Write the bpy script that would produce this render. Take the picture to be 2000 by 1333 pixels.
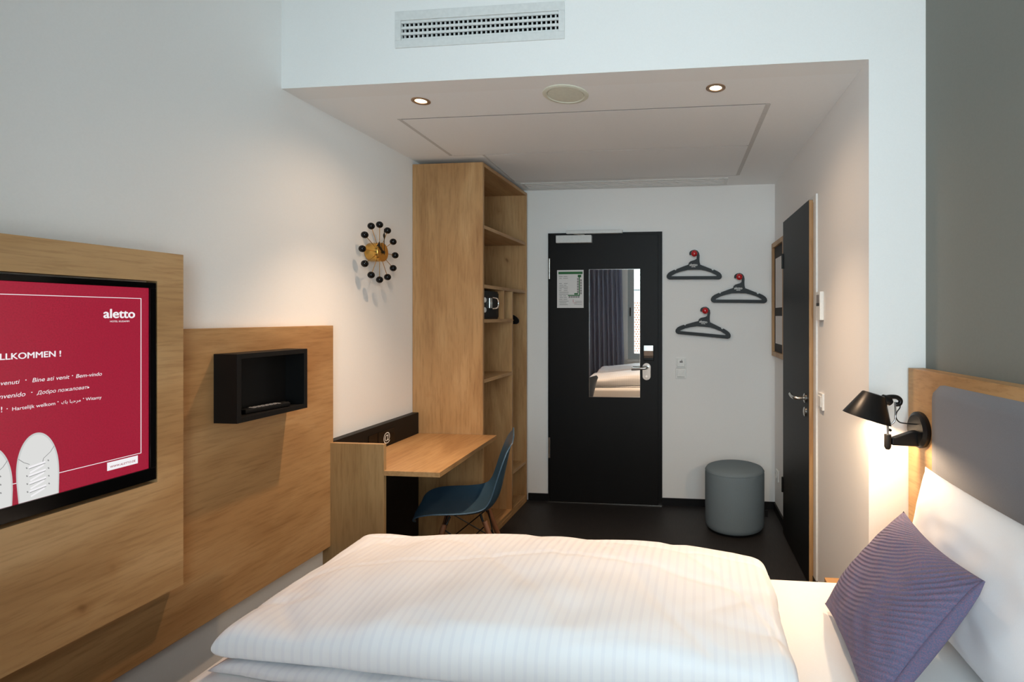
import bpy, bmesh, math, random
from mathutils import Vector, Matrix
random.seed(7)
R = math.radians
for o in list(bpy.data.objects):
    bpy.data.objects.remove(o)
scene = bpy.context.scene
COL = scene.collection

# ------------------------------------------------------------------ camera
cam_data = bpy.data.cameras.new('camera')
cam_data.sensor_width = 36.0
cam_data.sensor_fit = 'HORIZONTAL'
cam_data.lens = 18.9
cam_data.shift_x = -0.1275
cam_data.shift_y = -0.02375
cam_data.clip_start = 0.02
cam = bpy.data.objects.new('camera', cam_data)
cam.location = (0, 0, 1.45)
cam.rotation_euler = (R(90), 0, R(6.25))
COL.objects.link(cam)
scene.camera = cam

# ------------------------------------------------------------------ world, light, exposure
EXPOSURE = 1.25
scene.view_settings.view_transform = 'Standard'
scene.view_settings.look = 'None'
scene.view_settings.gamma = 1
scene.view_settings.use_curve_mapping = False
scene.view_settings.exposure = EXPOSURE
world = bpy.data.worlds.new('sky')
scene.world = world
world.use_nodes = True
bg = world.node_tree.nodes['Background']
bg.inputs[0].default_value = (0.78, 0.91, 1.0, 1)
bg.inputs[1].default_value = 3.7
WARM = (1.0, 0.68, 0.44)
# light portal in the window opening (guides the daylight sampling, gives off nothing itself)
pl = bpy.data.lights.new('window_portal', 'AREA')
pl.shape = 'RECTANGLE'
pl.size = 1.85
pl.size_y = 2.26
pl.cycles.is_portal = True
po = bpy.data.objects.new('window_portal', pl)
po.location = (0.025, -0.50, 1.79)
po.rotation_euler = (R(90), 0, 0)
COL.objects.link(po)

# ------------------------------------------------------------------ materials
MATS = {}
SCR = 2 ** -EXPOSURE          # display brightness as metered by the camera
def new_mat(name):
    m = bpy.data.materials.new(name)
    m.use_nodes = True
    nt = m.node_tree
    b = nt.nodes['Principled BSDF']
    return m, nt, b
def s2l(c):
    return tuple(((v / 12.92) if v <= 0.04045 else ((v + 0.055) / 1.055) ** 2.4) for v in c)
def srgb(r, g, b):
    return s2l((r / 255, g / 255, b / 255)) + (1,)
def noise(nt, scale, detail=2, vec=None, rough=0.5, dist=0.0):
    n = nt.nodes.new('ShaderNodeTexNoise')
    n.inputs['Scale'].default_value = scale
    n.inputs['Detail'].default_value = detail
    n.inputs['Roughness'].default_value = rough
    n.inputs['Distortion'].default_value = dist
    if vec is not None:
        nt.links.new(vec, n.inputs['Vector'])
    return n
def objcoord(nt, scale=(1, 1, 1), shift=(0, 0, 0)):
    t = nt.nodes.new('ShaderNodeTexCoord')
    mp = nt.nodes.new('ShaderNodeMapping')
    mp.inputs['Scale'].default_value = scale
    mp.inputs['Location'].default_value = shift
    nt.links.new(t.outputs['Object'], mp.inputs['Vector'])
    return mp.outputs['Vector']
def ramp(nt, fac, stops):
    r = nt.nodes.new('ShaderNodeValToRGB')
    e = r.color_ramp.elements
    e[0].position, e[0].color = stops[0]
    e[1].position, e[1].color = stops[-1]
    for p, c in stops[1:-1]:
        k = e.new(p)
        k.color = c
    nt.links.new(fac, r.inputs['Fac'])
    return r.outputs['Color']
def bump(nt, b, height, strength, distance=0.002):
    n = nt.nodes.new('ShaderNodeBump')
    n.inputs['Strength'].default_value = strength
    n.inputs['Distance'].default_value = distance
    nt.links.new(height, n.inputs['Height'])
    nt.links.new(n.outputs['Normal'], b.inputs['Normal'])
def mixc(nt, mode, fac, a, b):
    n = nt.nodes.new('ShaderNodeMix')
    n.data_type = 'RGBA'
    n.blend_type = mode
    for sock, v in ((n.inputs[0], fac), (n.inputs[6], a), (n.inputs[7], b)):
        if hasattr(v, 'links'):
            nt.links.new(v, sock)
        else:
            sock.default_value = v
    return n.outputs[2]
def plain(name, col, rough=0.5, metal=0.0, nscale=60, bstr=0.04, var=0.04):
    m, nt, b = new_mat(name)
    v = objcoord(nt)
    n = noise(nt, nscale, 3, v)
    c1 = tuple(x * (1 - var) for x in col[:3]) + (1,)
    c2 = tuple(min(1, x * (1 + var)) for x in col[:3]) + (1,)
    nt.links.new(ramp(nt, n.outputs['Fac'], [(0.3, c1), (0.7, c2)]), b.inputs['Base Color'])
    b.inputs['Roughness'].default_value = rough
    b.inputs['Metallic'].default_value = metal
    if max(col[:3]) < 0.012:
        b.inputs['Specular IOR Level'].default_value = 0.28
    if bstr:
        bump(nt, b, n.outputs['Fac'], bstr, 0.001)
    MATS[name] = m
    return m
def oak(name, axis, tint=(1, 1, 1), shift=(0, 0, 0)):
    m, nt, b = new_mat(name)
    sc = [9.0, 9.0, 9.0]
    sc[axis] = 0.7
    v = objcoord(nt, sc, shift)
    fine = noise(nt, 9.0, 6, v, 0.65, 0.3)
    sc2 = [2.4, 2.4, 2.4]
    sc2[axis] = 0.55
    v2 = objcoord(nt, sc2, shift)
    broad = noise(nt, 1.6, 4, v2, 0.55, 1.2)
    t = lambda r, g, bb: tuple(x * k for x, k in zip(srgb(r, g, bb)[:3], tint)) + (1,)
    cb = ramp(nt, broad.outputs['Fac'], [(0.28, t(171, 128, 82)), (0.5, t(197, 156, 107)), (0.72, t(214, 176, 128))])
    cf = ramp(nt, fine.outputs['Fac'], [(0.30, (0.70, 0.64, 0.56, 1)), (0.52, (1, 1, 1, 1)), (0.75, (1.06, 1.04, 1.0, 1))])
    c = mixc(nt, 'MULTIPLY', 0.75, cb, cf)
    # knots: rare dark eyes stretched a little along the grain
    sk = [3.1, 3.1, 3.1]
    sk[axis] = 2.0
    vk = objcoord(nt, sk, shift)
    warp = noise(nt, 3.0, 2, vk)
    add = nt.nodes.new('ShaderNodeMixRGB')
    add.blend_type = 'ADD'
    add.inputs[0].default_value = 0.25
    nt.links.new(vk, add.inputs[1])
    nt.links.new(warp.outputs['Color'], add.inputs[2])
    vo = nt.nodes.new('ShaderNodeTexVoronoi')
    vo.inputs['Scale'].default_value = 1.25
    nt.links.new(add.outputs[0], vo.inputs['Vector'])
    kf = ramp(nt, vo.outputs['Distance'], [(0.018, (0.36, 0.25, 0.17, 1)), (0.055, (0.88, 0.82, 0.76, 1)), (0.13, (1, 1, 1, 1))])
    c = mixc(nt, 'MULTIPLY', 0.8, c, kf)
    nt.links.new(c, b.inputs['Base Color'])
    b.inputs['Roughness'].default_value = 0.48
    bump(nt, b, fine.outputs['Fac'], 0.12, 0.001)
    MATS[name] = m
    return m
def emit(name, col, strength=1.0):
    m = bpy.data.materials.new(name)
    m.use_nodes = True
    nt = m.node_tree
    nt.nodes.remove(nt.nodes['Principled BSDF'])
    e = nt.nodes.new('ShaderNodeEmission')
    e.inputs[0].default_value = col
    e.inputs[1].default_value = strength
    nt.links.new(e.outputs[0], nt.nodes['Material Output'].inputs[0])
    MATS[name] = m
    return m

OT = (0.84, 0.80, 0.76)
oak('oak_x', 0, OT); oak('oak_y', 1, OT); oak('oak_z', 2, OT)
oak('oak_tv', 1, (0.95, 0.95, 0.95), (3.3, 1.7, 5.1))
oak('oak_side', 2, (0.72, 0.72, 0.68), (1.3, 4.7, 2.1))
plain('wall_white', srgb(243, 242, 240), 0.85, nscale=180, bstr=0.05, var=0.01)
plain('wall_dark', srgb(126, 127, 121), 0.8, nscale=120, bstr=0.05, var=0.02)
plain('ceiling_white', srgb(245, 245, 244), 0.9, nscale=150, bstr=0.03, var=0.01)
plain('panel_white', srgb(243, 243, 242), 0.7, nscale=100, bstr=0.02, var=0.01)
plain('white_plastic', srgb(232, 232, 228), 0.4, bstr=0)
plain('cream_plastic', srgb(222, 222, 205), 0.5, bstr=0)
plain('white_metal', srgb(225, 226, 224), 0.35, bstr=0)
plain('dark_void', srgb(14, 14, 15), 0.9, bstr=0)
plain('black_laminate', srgb(14, 13, 13), 0.5, nscale=300, bstr=0.05)
plain('black_plastic', srgb(11, 11, 12), 0.42, bstr=0)
plain('black_gloss', srgb(10, 10, 11), 0.12, bstr=0)
plain('black_metal', srgb(20, 19, 19), 0.35, bstr=0)
plain('baseboard_black', srgb(16, 16, 18), 0.5, bstr=0)
plain('steel', srgb(196, 193, 188), 0.25, 1.0, bstr=0)
plain('chrome', srgb(225, 225, 225), 0.08, 1.0, bstr=0)
plain('brass', srgb(214, 168, 88), 0.26, 1.0, nscale=40, bstr=0)
plain('copper_rim', srgb(170, 140, 115), 0.35, 0.6, bstr=0)
plain('walnut', srgb(128, 84, 56), 0.45, bstr=0.02)
plain('blue_shell', srgb(50, 76, 95), 0.38, nscale=300, bstr=0.02)
plain('pouf_fabric', srgb(108, 122, 130), 0.95, nscale=420, bstr=0.3, var=0.08)
plain('pad_fabric', srgb(122, 122, 127), 0.95, nscale=500, bstr=0.25, var=0.05)
plain('paper', srgb(228, 226, 224), 0.8, bstr=0, var=0.01)
plain('ink_green', srgb(52, 112, 66), 0.8, bstr=0)
plain('ink_grey', srgb(140, 138, 138), 0.8, bstr=0)
plain('ink_red', srgb(190, 90, 90), 0.8, bstr=0)
plain('board_felt', srgb(58, 54, 52), 0.9, nscale=400, bstr=0.1)
plain('mattress_white', srgb(240, 238, 236), 0.9, nscale=300, bstr=0.05, var=0.01)
plain('curtain_fabric', srgb(196, 200, 220), 0.9, nscale=300, bstr=0.1)
plain('window_grey', srgb(178, 186, 190), 0.4, bstr=0)
plain('blind_white', srgb(225, 228, 230), 0.5, bstr=0)
plain('facade_red', srgb(214, 160, 132), 0.8, bstr=0)
plain('facade_hole', srgb(110, 60, 50), 0.8, bstr=0)
plain('socket_white', srgb(235, 235, 232), 0.35, bstr=0)
plain('cable_black', srgb(15, 15, 15), 0.5, bstr=0)
def floor_mat():
    m, nt, b = new_mat('floor_vinyl')
    v = objcoord(nt, (30, 2, 1))
    n = noise(nt, 6, 5, v, 0.6)
    nt.links.new(ramp(nt, n.outputs['Fac'], [(0.3, srgb(22, 21, 22)), (0.7, srgb(38, 36, 36))]), b.inputs['Base Color'])
    b.inputs['Roughness'].default_value = 0.55
    bump(nt, b, n.outputs['Fac'], 0.15, 0.001)
    MATS['floor_vinyl'] = m
floor_mat()
def linen_mat(name, period, axis, depth):
    # white cotton with woven satin stripes
    m, nt, b = new_mat(name)
    t = nt.nodes.new('ShaderNodeTexCoord')
    sp = nt.nodes.new('ShaderNodeSeparateXYZ')
    nt.links.new(t.outputs['Object'], sp.inputs[0])
    mu = nt.nodes.new('ShaderNodeMath')
    mu.operation = 'MULTIPLY'
    mu.inputs[1].default_value = 2 * math.pi / period
    nt.links.new(sp.outputs[axis], mu.inputs[0])
    si = nt.nodes.new('ShaderNodeMath')
    si.operation = 'SINE'
    nt.links.new(mu.outputs[0], si.inputs[0])
    c = ramp(nt, si.outputs[0], [(0.35, srgb(240, 240, 242)), (0.6, srgb(235, 235, 239))])
    nt.links.new(c, b.inputs['Base Color'])
    rr = nt.nodes.new('ShaderNodeMapRange')
    rr.inputs[1].default_value = -0.3
    rr.inputs[2].default_value = 0.3
    rr.inputs[3].default_value = 0.8
    rr.inputs[4].default_value = 0.5
    nt.links.new(si.outputs[0], rr.inputs[0])
    nt.links.new(rr.outputs[0], b.inputs['Roughness'])
    bump(nt, b, si.outputs[0], depth, 0.001)
    MATS[name] = m
linen_mat('duvet_linen', 0.026, 0, 0.12)
plain('pillow_cotton', srgb(240, 240, 243), 0.85, nscale=300, bstr=0.04, var=0.01)
def cushion_mat():
    m, nt, b = new_mat('cushion_weave')
    t = nt.nodes.new('ShaderNodeTexCoord')
    v1 = nt.nodes.new('ShaderNodeMapping')
    v1.inputs['Scale'].default_value = (1, 1, 1)
    nt.links.new(t.outputs['UV'], v1.inputs[0])
    n = noise(nt, 330, 2, t.outputs['Object'], 0.7)
    n2 = noise(nt, 5, 3, v1.outputs[0])
    c = ramp(nt, n.outputs['Fac'], [(0.32, srgb(94, 104, 134)), (0.5, srgb(112, 108, 136)), (0.66, srgb(142, 108, 132))])
    c = mixc(nt, 'MULTIPLY', 0.4, c, ramp(nt, n2.outputs['Fac'], [(0.3, (0.75, 0.78, 0.85, 1)), (0.7, (1.1, 1, 1, 1))]))
    # quilted arcs: rows of ribs that follow circles round three centres
    def arcs(cx, cy, per):
        sp = nt.nodes.new('ShaderNodeVectorMath')
        sp.operation = 'DISTANCE'
        sp.inputs[1].default_value = (cx, cy, 0)
        nt.links.new(t.outputs['UV'], sp.inputs[0])
        mu = nt.nodes.new('ShaderNodeMath')
        mu.operation = 'MULTIPLY'
        mu.inputs[1].default_value = 2 * math.pi / per
        nt.links.new(sp.outputs['Value'], mu.inputs[0])
        si = nt.nodes.new('ShaderNodeMath')
        si.operation = 'SINE'
        nt.links.new(mu.outputs[0], si.inputs[0])
        return si.outputs[0]
    a1 = arcs(0.1, 1.25, 0.03)
    a2 = arcs(1.15, 0.65, 0.16)
    mx = nt.nodes.new('ShaderNodeMath')
    mx.operation = 'MULTIPLY_ADD'
    nt.links.new(a2, mx.inputs[0])
    mx.inputs[1].default_value = 0.9
    nt.links.new(a1, mx.inputs[2])
    c = mixc(nt, 'MULTIPLY', 0.22, c, ramp(nt, a1, [(0.0, (0.62, 0.6, 0.66, 1)), (0.45, (1, 1, 1, 1))]))
    nt.links.new(c, b.inputs['Base Color'])
    b.inputs['Roughness'].default_value = 0.95
    ad = nt.nodes.new('ShaderNodeMath')
    ad.operation = 'MULTIPLY_ADD'
    nt.links.new(n.outputs['Fac'], ad.inputs[0])
    ad.inputs[1].default_value = 1.2
    nt.links.new(mx.outputs[0], ad.inputs[2])
    bump(nt, b, ad.outputs[0], 0.6, 0.003)
    MATS['cushion_weave'] = m
cushion_mat()
def glass_mat():
    m = bpy.data.materials.new('window_glass')
    m.use_nodes = True
    nt = m.node_tree
    nt.nodes.remove(nt.nodes['Principled BSDF'])
    tr = nt.nodes.new('ShaderNodeBsdfTransparent')
    tr.inputs[0].default_value = (0.94, 0.97, 0.96, 1)
    gl = nt.nodes.new('ShaderNodeBsdfGlossy')
    gl.inputs['Roughness'].default_value = 0.02
    fr = nt.nodes.new('ShaderNodeFresnel')
    fr.inputs[0].default_value = 1.45
    mx = nt.nodes.new('ShaderNodeMixShader')
    nt.links.new(fr.outputs[0], mx.inputs[0])
    nt.links.new(tr.outputs[0], mx.inputs[1])
    nt.links.new(gl.outputs[0], mx.inputs[2])
    nt.links.new(mx.outputs[0], nt.nodes['Material Output'].inputs[0])
    MATS['window_glass'] = m
glass_mat()
def mirror_mat():
    m, nt, b = new_mat('mirror_glass')
    b.inputs['Base Color'].default_value = (0.9, 0.91, 0.9, 1)
    b.inputs['Metallic'].default_value = 1
    b.inputs['Roughness'].default_value = 0.0
    MATS['mirror_glass'] = m
mirror_mat()
def red_glass():
    m, nt, b = new_mat('red_resin')
    b.inputs['Base Color'].default_value = srgb(190, 22, 30)
    b.inputs['Roughness'].default_value = 0.08
    b.inputs['Coat Weight'].default_value = 0.6
    MATS['red_resin'] = m
red_glass()
def screen_mat():
    # the lit display: crimson felt-like picture
    m = bpy.data.materials.new('screen_red')
    m.use_nodes = True
    nt = m.node_tree
    b = nt.nodes['Principled BSDF']
    v = objcoord(nt)
    n = noise(nt, 260, 4, v, 0.7)
    c = ramp(nt, n.outputs['Fac'], [(0.3, srgb(138, 16, 42)), (0.7, srgb(172, 26, 58))])
    b.inputs['Base Color'].default_value = (0.01, 0.01, 0.01, 1)
    b.inputs['Roughness'].default_value = 0.25
    nt.links.new(c, b.inputs['Emission Color'])
    b.inputs['Emission Strength'].default_value = SCR
    MATS['screen_red'] = m
screen_mat()
emit('screen_white', (0.9, 0.88, 0.9, 1), SCR)
emit('screen_shoe', srgb(226, 226, 224), SCR * 0.95)
emit('screen_sole', srgb(206, 208, 206), SCR * 0.95)
emit('screen_grey', srgb(150, 150, 150), SCR * 0.9)
emit('screen_crimson', srgb(160, 24, 54), SCR)
emit('bulb_glow', (1.0, 0.74, 0.42, 1), 5.0)

# ------------------------------------------------------------------ mesh helpers
class Frame:
    def __init__(s, o=(0, 0, 0), ux=(1, 0, 0), uy=(0, 1, 0), uz=(0, 0, 1)):
        s.o, s.x, s.y, s.z = Vector(o), Vector(ux).normalized(), Vector(uy).normalized(), Vector(uz).normalized()
    def __call__(s, a, b, c):
        return s.o + s.x * a + s.y * b + s.z * c
W = Frame()
def link(name, bm, mat, parent=None, smooth=False, kind=None):
    bmesh.ops.recalc_face_normals(bm, faces=bm.faces)
    me = bpy.data.meshes.new(name)
    bm.to_mesh(me)
    bm.free()
    if smooth:
        for p in me.polygons:
            p.use_smooth = True
    return link_mesh(name, me, mat, parent, kind)
def link_mesh(name, me, mat, parent=None, kind=None):
    o = bpy.data.objects.new(name, me)
    if mat:
        me.materials.append(MATS[mat])
    COL.objects.link(o)
    if parent:
        o.parent = parent
        o.matrix_parent_inverse = parent_world(parent).inverted()
    if kind:
        o['kind'] = kind
    return o
def parent_world(p):
    m = Matrix.LocRotScale(p.location, p.rotation_euler, p.scale)
    if p.parent:
        m = parent_world(p.parent) @ p.matrix_parent_inverse @ m
    return m
def thing(name, label, cat, loc, group=None):
    o = bpy.data.objects.new(name, None)
    o.location = loc
    o.empty_display_size = 0.05
    COL.objects.link(o)
    return tag(o, label, cat, group)
def tag(o, label, cat, group=None):
    o['label'] = label
    o['category'] = cat
    if group:
        o['group'] = group
    return o
def struct(o):
    o['kind'] = 'structure'
    return o
def add_box(bm, a, b, c, F=W, bevel=0.0):
    vs = [bm.verts.new(F(x, y, z)) for x in a for y in b for z in c]
    idx = [(0, 1, 3, 2), (4, 6, 7, 5), (0, 4, 5, 1), (2, 3, 7, 6), (0, 2, 6, 4), (1, 5, 7, 3)]
    fs = [bm.faces.new([vs[i] for i in f]) for f in idx]
    if bevel:
        es = list({e for f in fs for e in f.edges})
        bmesh.ops.bevel(bm, geom=es, offset=bevel, segments=2, affect='EDGES', profile=0.5)
def box(name, a, b, c, mat, parent=None, F=W, bevel=0.0):
    bm = bmesh.new()
    add_box(bm, a, b, c, F, bevel)
    return link(name, bm, mat, parent)
def boxes(name, lst, mat, parent=None, F=W, bevel=0.0, kind=None):
    bm = bmesh.new()
    for a, b, c in lst:
        add_box(bm, a, b, c, F, bevel)
    return link(name, bm, mat, parent, kind=kind)
def add_poly(bm, pts, t0, t1, F):
    # prism: polygon in the frame's x/y, thickness t0..t1 along the frame's z
    lo = [bm.verts.new(F(x, y, t0)) for x, y in pts]
    hi = [bm.verts.new(F(x, y, t1)) for x, y in pts]
    n = len(pts)
    bm.faces.new(lo[::-1])
    bm.faces.new(hi)
    for i in range(n):
        bm.faces.new((lo[i], lo[(i + 1) % n], hi[(i + 1) % n], hi[i]))
def prism(name, pts, t0, t1, mat, parent=None, F=W, bevel=0.0):
    bm = bmesh.new()
    add_poly(bm, pts, t0, t1, F)
    if bevel:
        bmesh.ops.bevel(bm, geom=list(bm.edges), offset=bevel, segments=2, affect='EDGES', profile=0.5)
    return link(name, bm, mat, parent)
def add_lathe(bm, prof, F, seg=32):
    # prof: list of (radius, height along the frame's z)
    rings = []
    for r, h in prof:
        if r < 1e-6:
            rings.append([bm.verts.new(F(0, 0, h))])
        else:
            rings.append([bm.verts.new(F(r * math.cos(2 * math.pi * i / seg), r * math.sin(2 * math.pi * i / seg), h)) for i in range(seg)])
    for A, B in zip(rings, rings[1:]):
        for i in range(seg):
            j = (i + 1) % seg
            if len(A) == 1 and len(B) == 1:
                continue
            if len(A) == 1:
                bm.faces.new((A[0], B[i], B[j]))
            elif len(B) == 1:
                bm.faces.new((A[i], A[j], B[0]))
            else:
                bm.faces.new((A[i], A[j], B[j], B[i]))
def lathe(name, prof, mat, parent=None, F=W, seg=32, smooth=True):
    bm = bmesh.new()
    add_lathe(bm, prof, F, seg)
    o = link(name, bm, mat, parent, smooth)
    if smooth:
        o.data.set_sharp_from_angle(angle=R(40))
    return o
def add_tube(bm, pts, rad, seg=10):
    pts = [Vector(p) for p in pts]
    rads = rad if isinstance(rad, (list, tuple)) else [rad] * len(pts)
    prev = None
    rings = []
    for i, p in enumerate(pts):
        d = (pts[min(i + 1, len(pts) - 1)] - pts[max(i - 1, 0)]).normalized()
        if prev is None:
            u = d.orthogonal().normalized()
        else:
            u = (prev - d * prev.dot(d)).normalized()
        prev = u
        w = d.cross(u)
        rings.append([bm.verts.new(p + (u * math.cos(2 * math.pi * k / seg) + w * math.sin(2 * math.pi * k / seg)) * rads[i]) for k in range(seg)])
    for A, B in zip(rings, rings[1:]):
        for k in range(seg):
            bm.faces.new((A[k], A[(k + 1) % seg], B[(k + 1) % seg], B[k]))
    bm.faces.new(rings[0][::-1])
    bm.faces.new(rings[-1])
def tube(name, pts, rad, mat, parent=None, seg=10):
    bm = bmesh.new()
    add_tube(bm, pts, rad, seg)
    o = link(name, bm, mat, parent, True)
    o.data.set_sharp_from_angle(angle=R(50))
    return o
def smooth_path(pts, n=6):
    pts = [Vector(p) for p in pts]
    out = []
    for i in range(len(pts) - 1):
        p0, p1, p2, p3 = pts[max(i - 1, 0)], pts[i], pts[i + 1], pts[min(i + 2, len(pts) - 1)]
        for k in range(n):
            t = k / n
            out.append(0.5 * ((2 * p1) + (p2 - p0) * t + (2 * p0 - 5 * p1 + 4 * p2 - p3) * t * t + (3 * p1 - p0 - 3 * p2 + p3) * t ** 3))
    out.append(pts[-1])
    return out
def text(name, body, mat, parent, F, right=None, left=None, center=None, base=0.0, width=None, size=0.02, shear=0.0, bold=0.0, lift=0.0):
    cu = bpy.data.curves.new(name, 'FONT')
    cu.body = body
    cu.size = 1.0
    cu.shear = shear
    tmp = bpy.data.objects.new(name, cu)
    COL.objects.link(tmp)
    bpy.context.view_layer.update()
    me = bpy.data.meshes.new_from_object(tmp)
    bpy.data.objects.remove(tmp)
    bpy.data.curves.remove(cu)
    if not len(me.vertices):
        return None
    x0 = min(v.co.x for v in me.vertices)
    x1 = max(v.co.x for v in me.vertices)
    s = width / (x1 - x0) if width else size
    off = (right - x1 * s) if right is not None else (left - x0 * s) if left is not None else (center - (x0 + x1) / 2 * s)
    loc = [(v.co.x * s + off, v.co.y * s + base) for v in me.vertices]
    polys = [list(p.vertices) for p in me.polygons]
    steps = [(0, 0)] if not bold else [(-bold * s, 0), (bold * s, 0), (0, bold * s * 0.7), (0, -bold * s * 0.7)]
    vs, fs_ = [], []
    for k, (dx, dy) in enumerate(steps):
        fs_ += [[i + len(vs) for i in p] for p in polys]
        vs += [F(x + dx, y + dy, lift + k * 0.00004) for x, y in loc]
    me = bpy.data.meshes.new(name)
    me.from_pydata(vs, [], fs_)
    return link_mesh(name, me, mat, parent)

# ------------------------------------------------------------------ room shell
XL, YK, YB, ZS, ZC, YW = -1.83, 2.17, 4.135, 2.45, 3.25, -0.45
struct(box('floor', (-2.0, 1.5), (-0.65, 4.3), (-0.1, 0), 'floor_vinyl'))
struct(box('wall_left', (XL - 0.12, XL), (-0.65, 4.3), (0, ZC), 'wall_white'))
struct(box('wall_back', (XL, 0.75), (YB, YB + 0.14), (0, ZS + 0.1), 'wall_white'))
struct(box('ceiling', (-2.0, 1.5), (-0.65, YK + 0.12), (ZC, ZC + 0.1), 'ceiling_white'))
ceil2 = struct(box('ceiling_corridor', (XL, 0.75), (YK + 0.12, YB), (ZS, ZS + 0.12), 'ceiling_white'))
VX0, VX1, VZ0, VZ1 = -1.274, -0.586, 2.627, 2.713
PX = 0.646
struct(boxes('wall_bulkhead', [((XL, VX0), (YK, YK + 0.12), (ZS, ZC)), ((VX1, 1.0), (YK, YK + 0.12), (ZS, ZC)),
    ((VX0, VX1), (YK, YK + 0.12), (ZS, VZ0)), ((VX0, VX1), (YK, YK + 0.12), (VZ1, ZC)),
    ((PX, 1.0), (YK, YK + 0.12), (0, ZS))], 'wall_white'))
# corridor right wall, slightly out of square
EW = Vector((0.55 - PX, YB - YK, 0)).normalized()
NW = Vector((-EW.y, EW.x, 0))
FR = Frame((PX, YK, 0), EW, (0, 0, 1), NW)          # x along the wall, y up, z into the corridor
struct(box('wall_right', (0.0, 2.05), (0, ZS + 0.1), (-0.1, 0), 'wall_white', None, FR))
# headboard wall, dark paint
DH = Vector((0.076, -0.495, 0)).normalized()
NH = Vector((DH.y, -DH.x, 0))
FH = Frame((0.856, YK, 0), DH, (0, 0, 1), NH)       # x toward the window, y up, z into the room
struct(box('wall_head', (-0.02, 2.75), (0, ZC), (-0.12, 0), 'wall_dark', None, FH))
# window wall behind the camera
WX0, WX1, WZ0, WZ1 = -0.90, 0.95, 0.66, 2.92
struct(boxes('wall_window', [((XL, WX0), (YW - 0.15, YW), (0, ZC)), ((WX1, 1.4), (YW - 0.15, YW), (0, ZC)),
    ((WX0, WX1), (YW - 0.15, YW), (0, WZ0)), ((WX0, WX1), (YW - 0.15, YW), (WZ1, ZC))], 'wall_white'))
struct(box('baseboard_back', (-1.36, 0.56), (YB - 0.012, YB), (0, 0.055), 'baseboard_black'))
struct(box('baseboard_right', (0.02, 1.965), (0, 0.055), (0, 0.012), 'baseboard_black', None, FR))
# window
FY = (YW - 0.12, YW - 0.05)
win = struct(boxes('window_1', [((WX0, WX0 + 0.10), FY, (WZ0, WZ1)), ((WX1 - 0.09, WX1), FY, (WZ0, WZ1)), ((-0.06, 0.03), FY, (WZ0, WZ1)),
    ((WX0 + 0.10, -0.06), FY, (WZ0, WZ0 + 0.09)), ((0.03, WX1 - 0.09), FY, (WZ0, WZ0 + 0.09)),
    ((WX0 + 0.10, -0.06), FY, (WZ1 - 0.09, WZ1)), ((0.03, WX1 - 0.09), FY, (WZ1 - 0.09, WZ1))], 'window_grey'))
box('pane', (WX0 + 0.10, -0.06), (YW - 0.09, YW - 0.084), (WZ0 + 0.09, WZ1 - 0.09), 'window_glass', win)
box('pane', (0.03, WX1 - 0.09), (YW - 0.09, YW - 0.084), (WZ0 + 0.09, WZ1 - 0.09), 'window_glass', win)
box('window_sill', (WX0 - 0.02, WX1 + 0.02), (YW + 0.0005, YW + 0.04), (WZ0 - 0.03, WZ0), 'white_metal', win)
boxes('window_handle', [((WX0 + 0.03, WX0 + 0.05), (YW - 0.05, YW - 0.02), (1.42, 1.50)), ((WX0 + 0.03, WX0 + 0.05), (YW - 0.03, YW - 0.015), (1.36, 1.50))], 'black_metal', win)
bl = thing('venetian_blind', 'white outside slat blind pulled up at the top of the window', 'blind', (-0.1, YW - 0.14, WZ1))
for k in range(12):
    z = 1.85 + k * 0.085
    box('slat', (WX0 + 0.04, WX1 - 0.04), (YW - 0.145 - 0.03, YW - 0.145 + 0.018), (z, z + 0.004), 'blind_white', bl)
box('bottom_rail', (WX0 + 0.04, WX1 - 0.04), (YW - 0.165, YW - 0.14), (1.775, 1.80), 'window_grey', bl)
cu = bmesh.new()
N = 110
rows = []
for zi in range(9):
    z = 0.03 + (2.95 - 0.03) * zi / 8
    row = []
    for i in range(N + 1):
        u = i / N
        flare = 0.06 * (1 - zi / 8)
        x = XL + 0.02 + (0.81 + flare) * u
        y = YW + 0.10 + 0.045 * math.sin(u * 2 * math.pi * 11.5 + 0.15 * math.sin(zi)) + 0.015 * math.sin(u * 23 + zi * 0.4)
        row.append(cu.verts.new((x, y, z)))
    rows.append(row)
for A, B in zip(rows, rows[1:]):
    for i in range(N):
        cu.faces.new((A[i], A[i + 1], B[i + 1], B[i]))
bmesh.ops.solidify(cu, geom=list(cu.faces), thickness=0.003)
cur = link('curtain', cu, 'curtain_fabric', None, True)
tag(cur, 'blue grey curtain hanging beside the window, seen in the door mirror', 'curtain')
fs = thing('perforated_screen', 'terracotta perforated facade screen outside the window, seen in the mirror', 'screen', (-1.6, -2.3, 0.5))
box('panel', (-3.2, -0.30), (-2.35, -2.3), (0.0, 1.62), 'facade_red', fs)
bm = bmesh.new()
for i in range(57):
    for j in range(34):
        x = -3.17 + i * 0.05 + (0.025 if j % 2 else 0)
        z = 0.03 + j * 0.047
        vs = [bm.verts.new((x + 0.014 * math.cos(a * math.pi / 3), -2.296, z + 0.014 * math.sin(a * math.pi / 3))) for a in range(6)]
        bm.faces.new(vs)
link('hole', bm, 'facade_hole', fs, kind='stuff')

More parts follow.
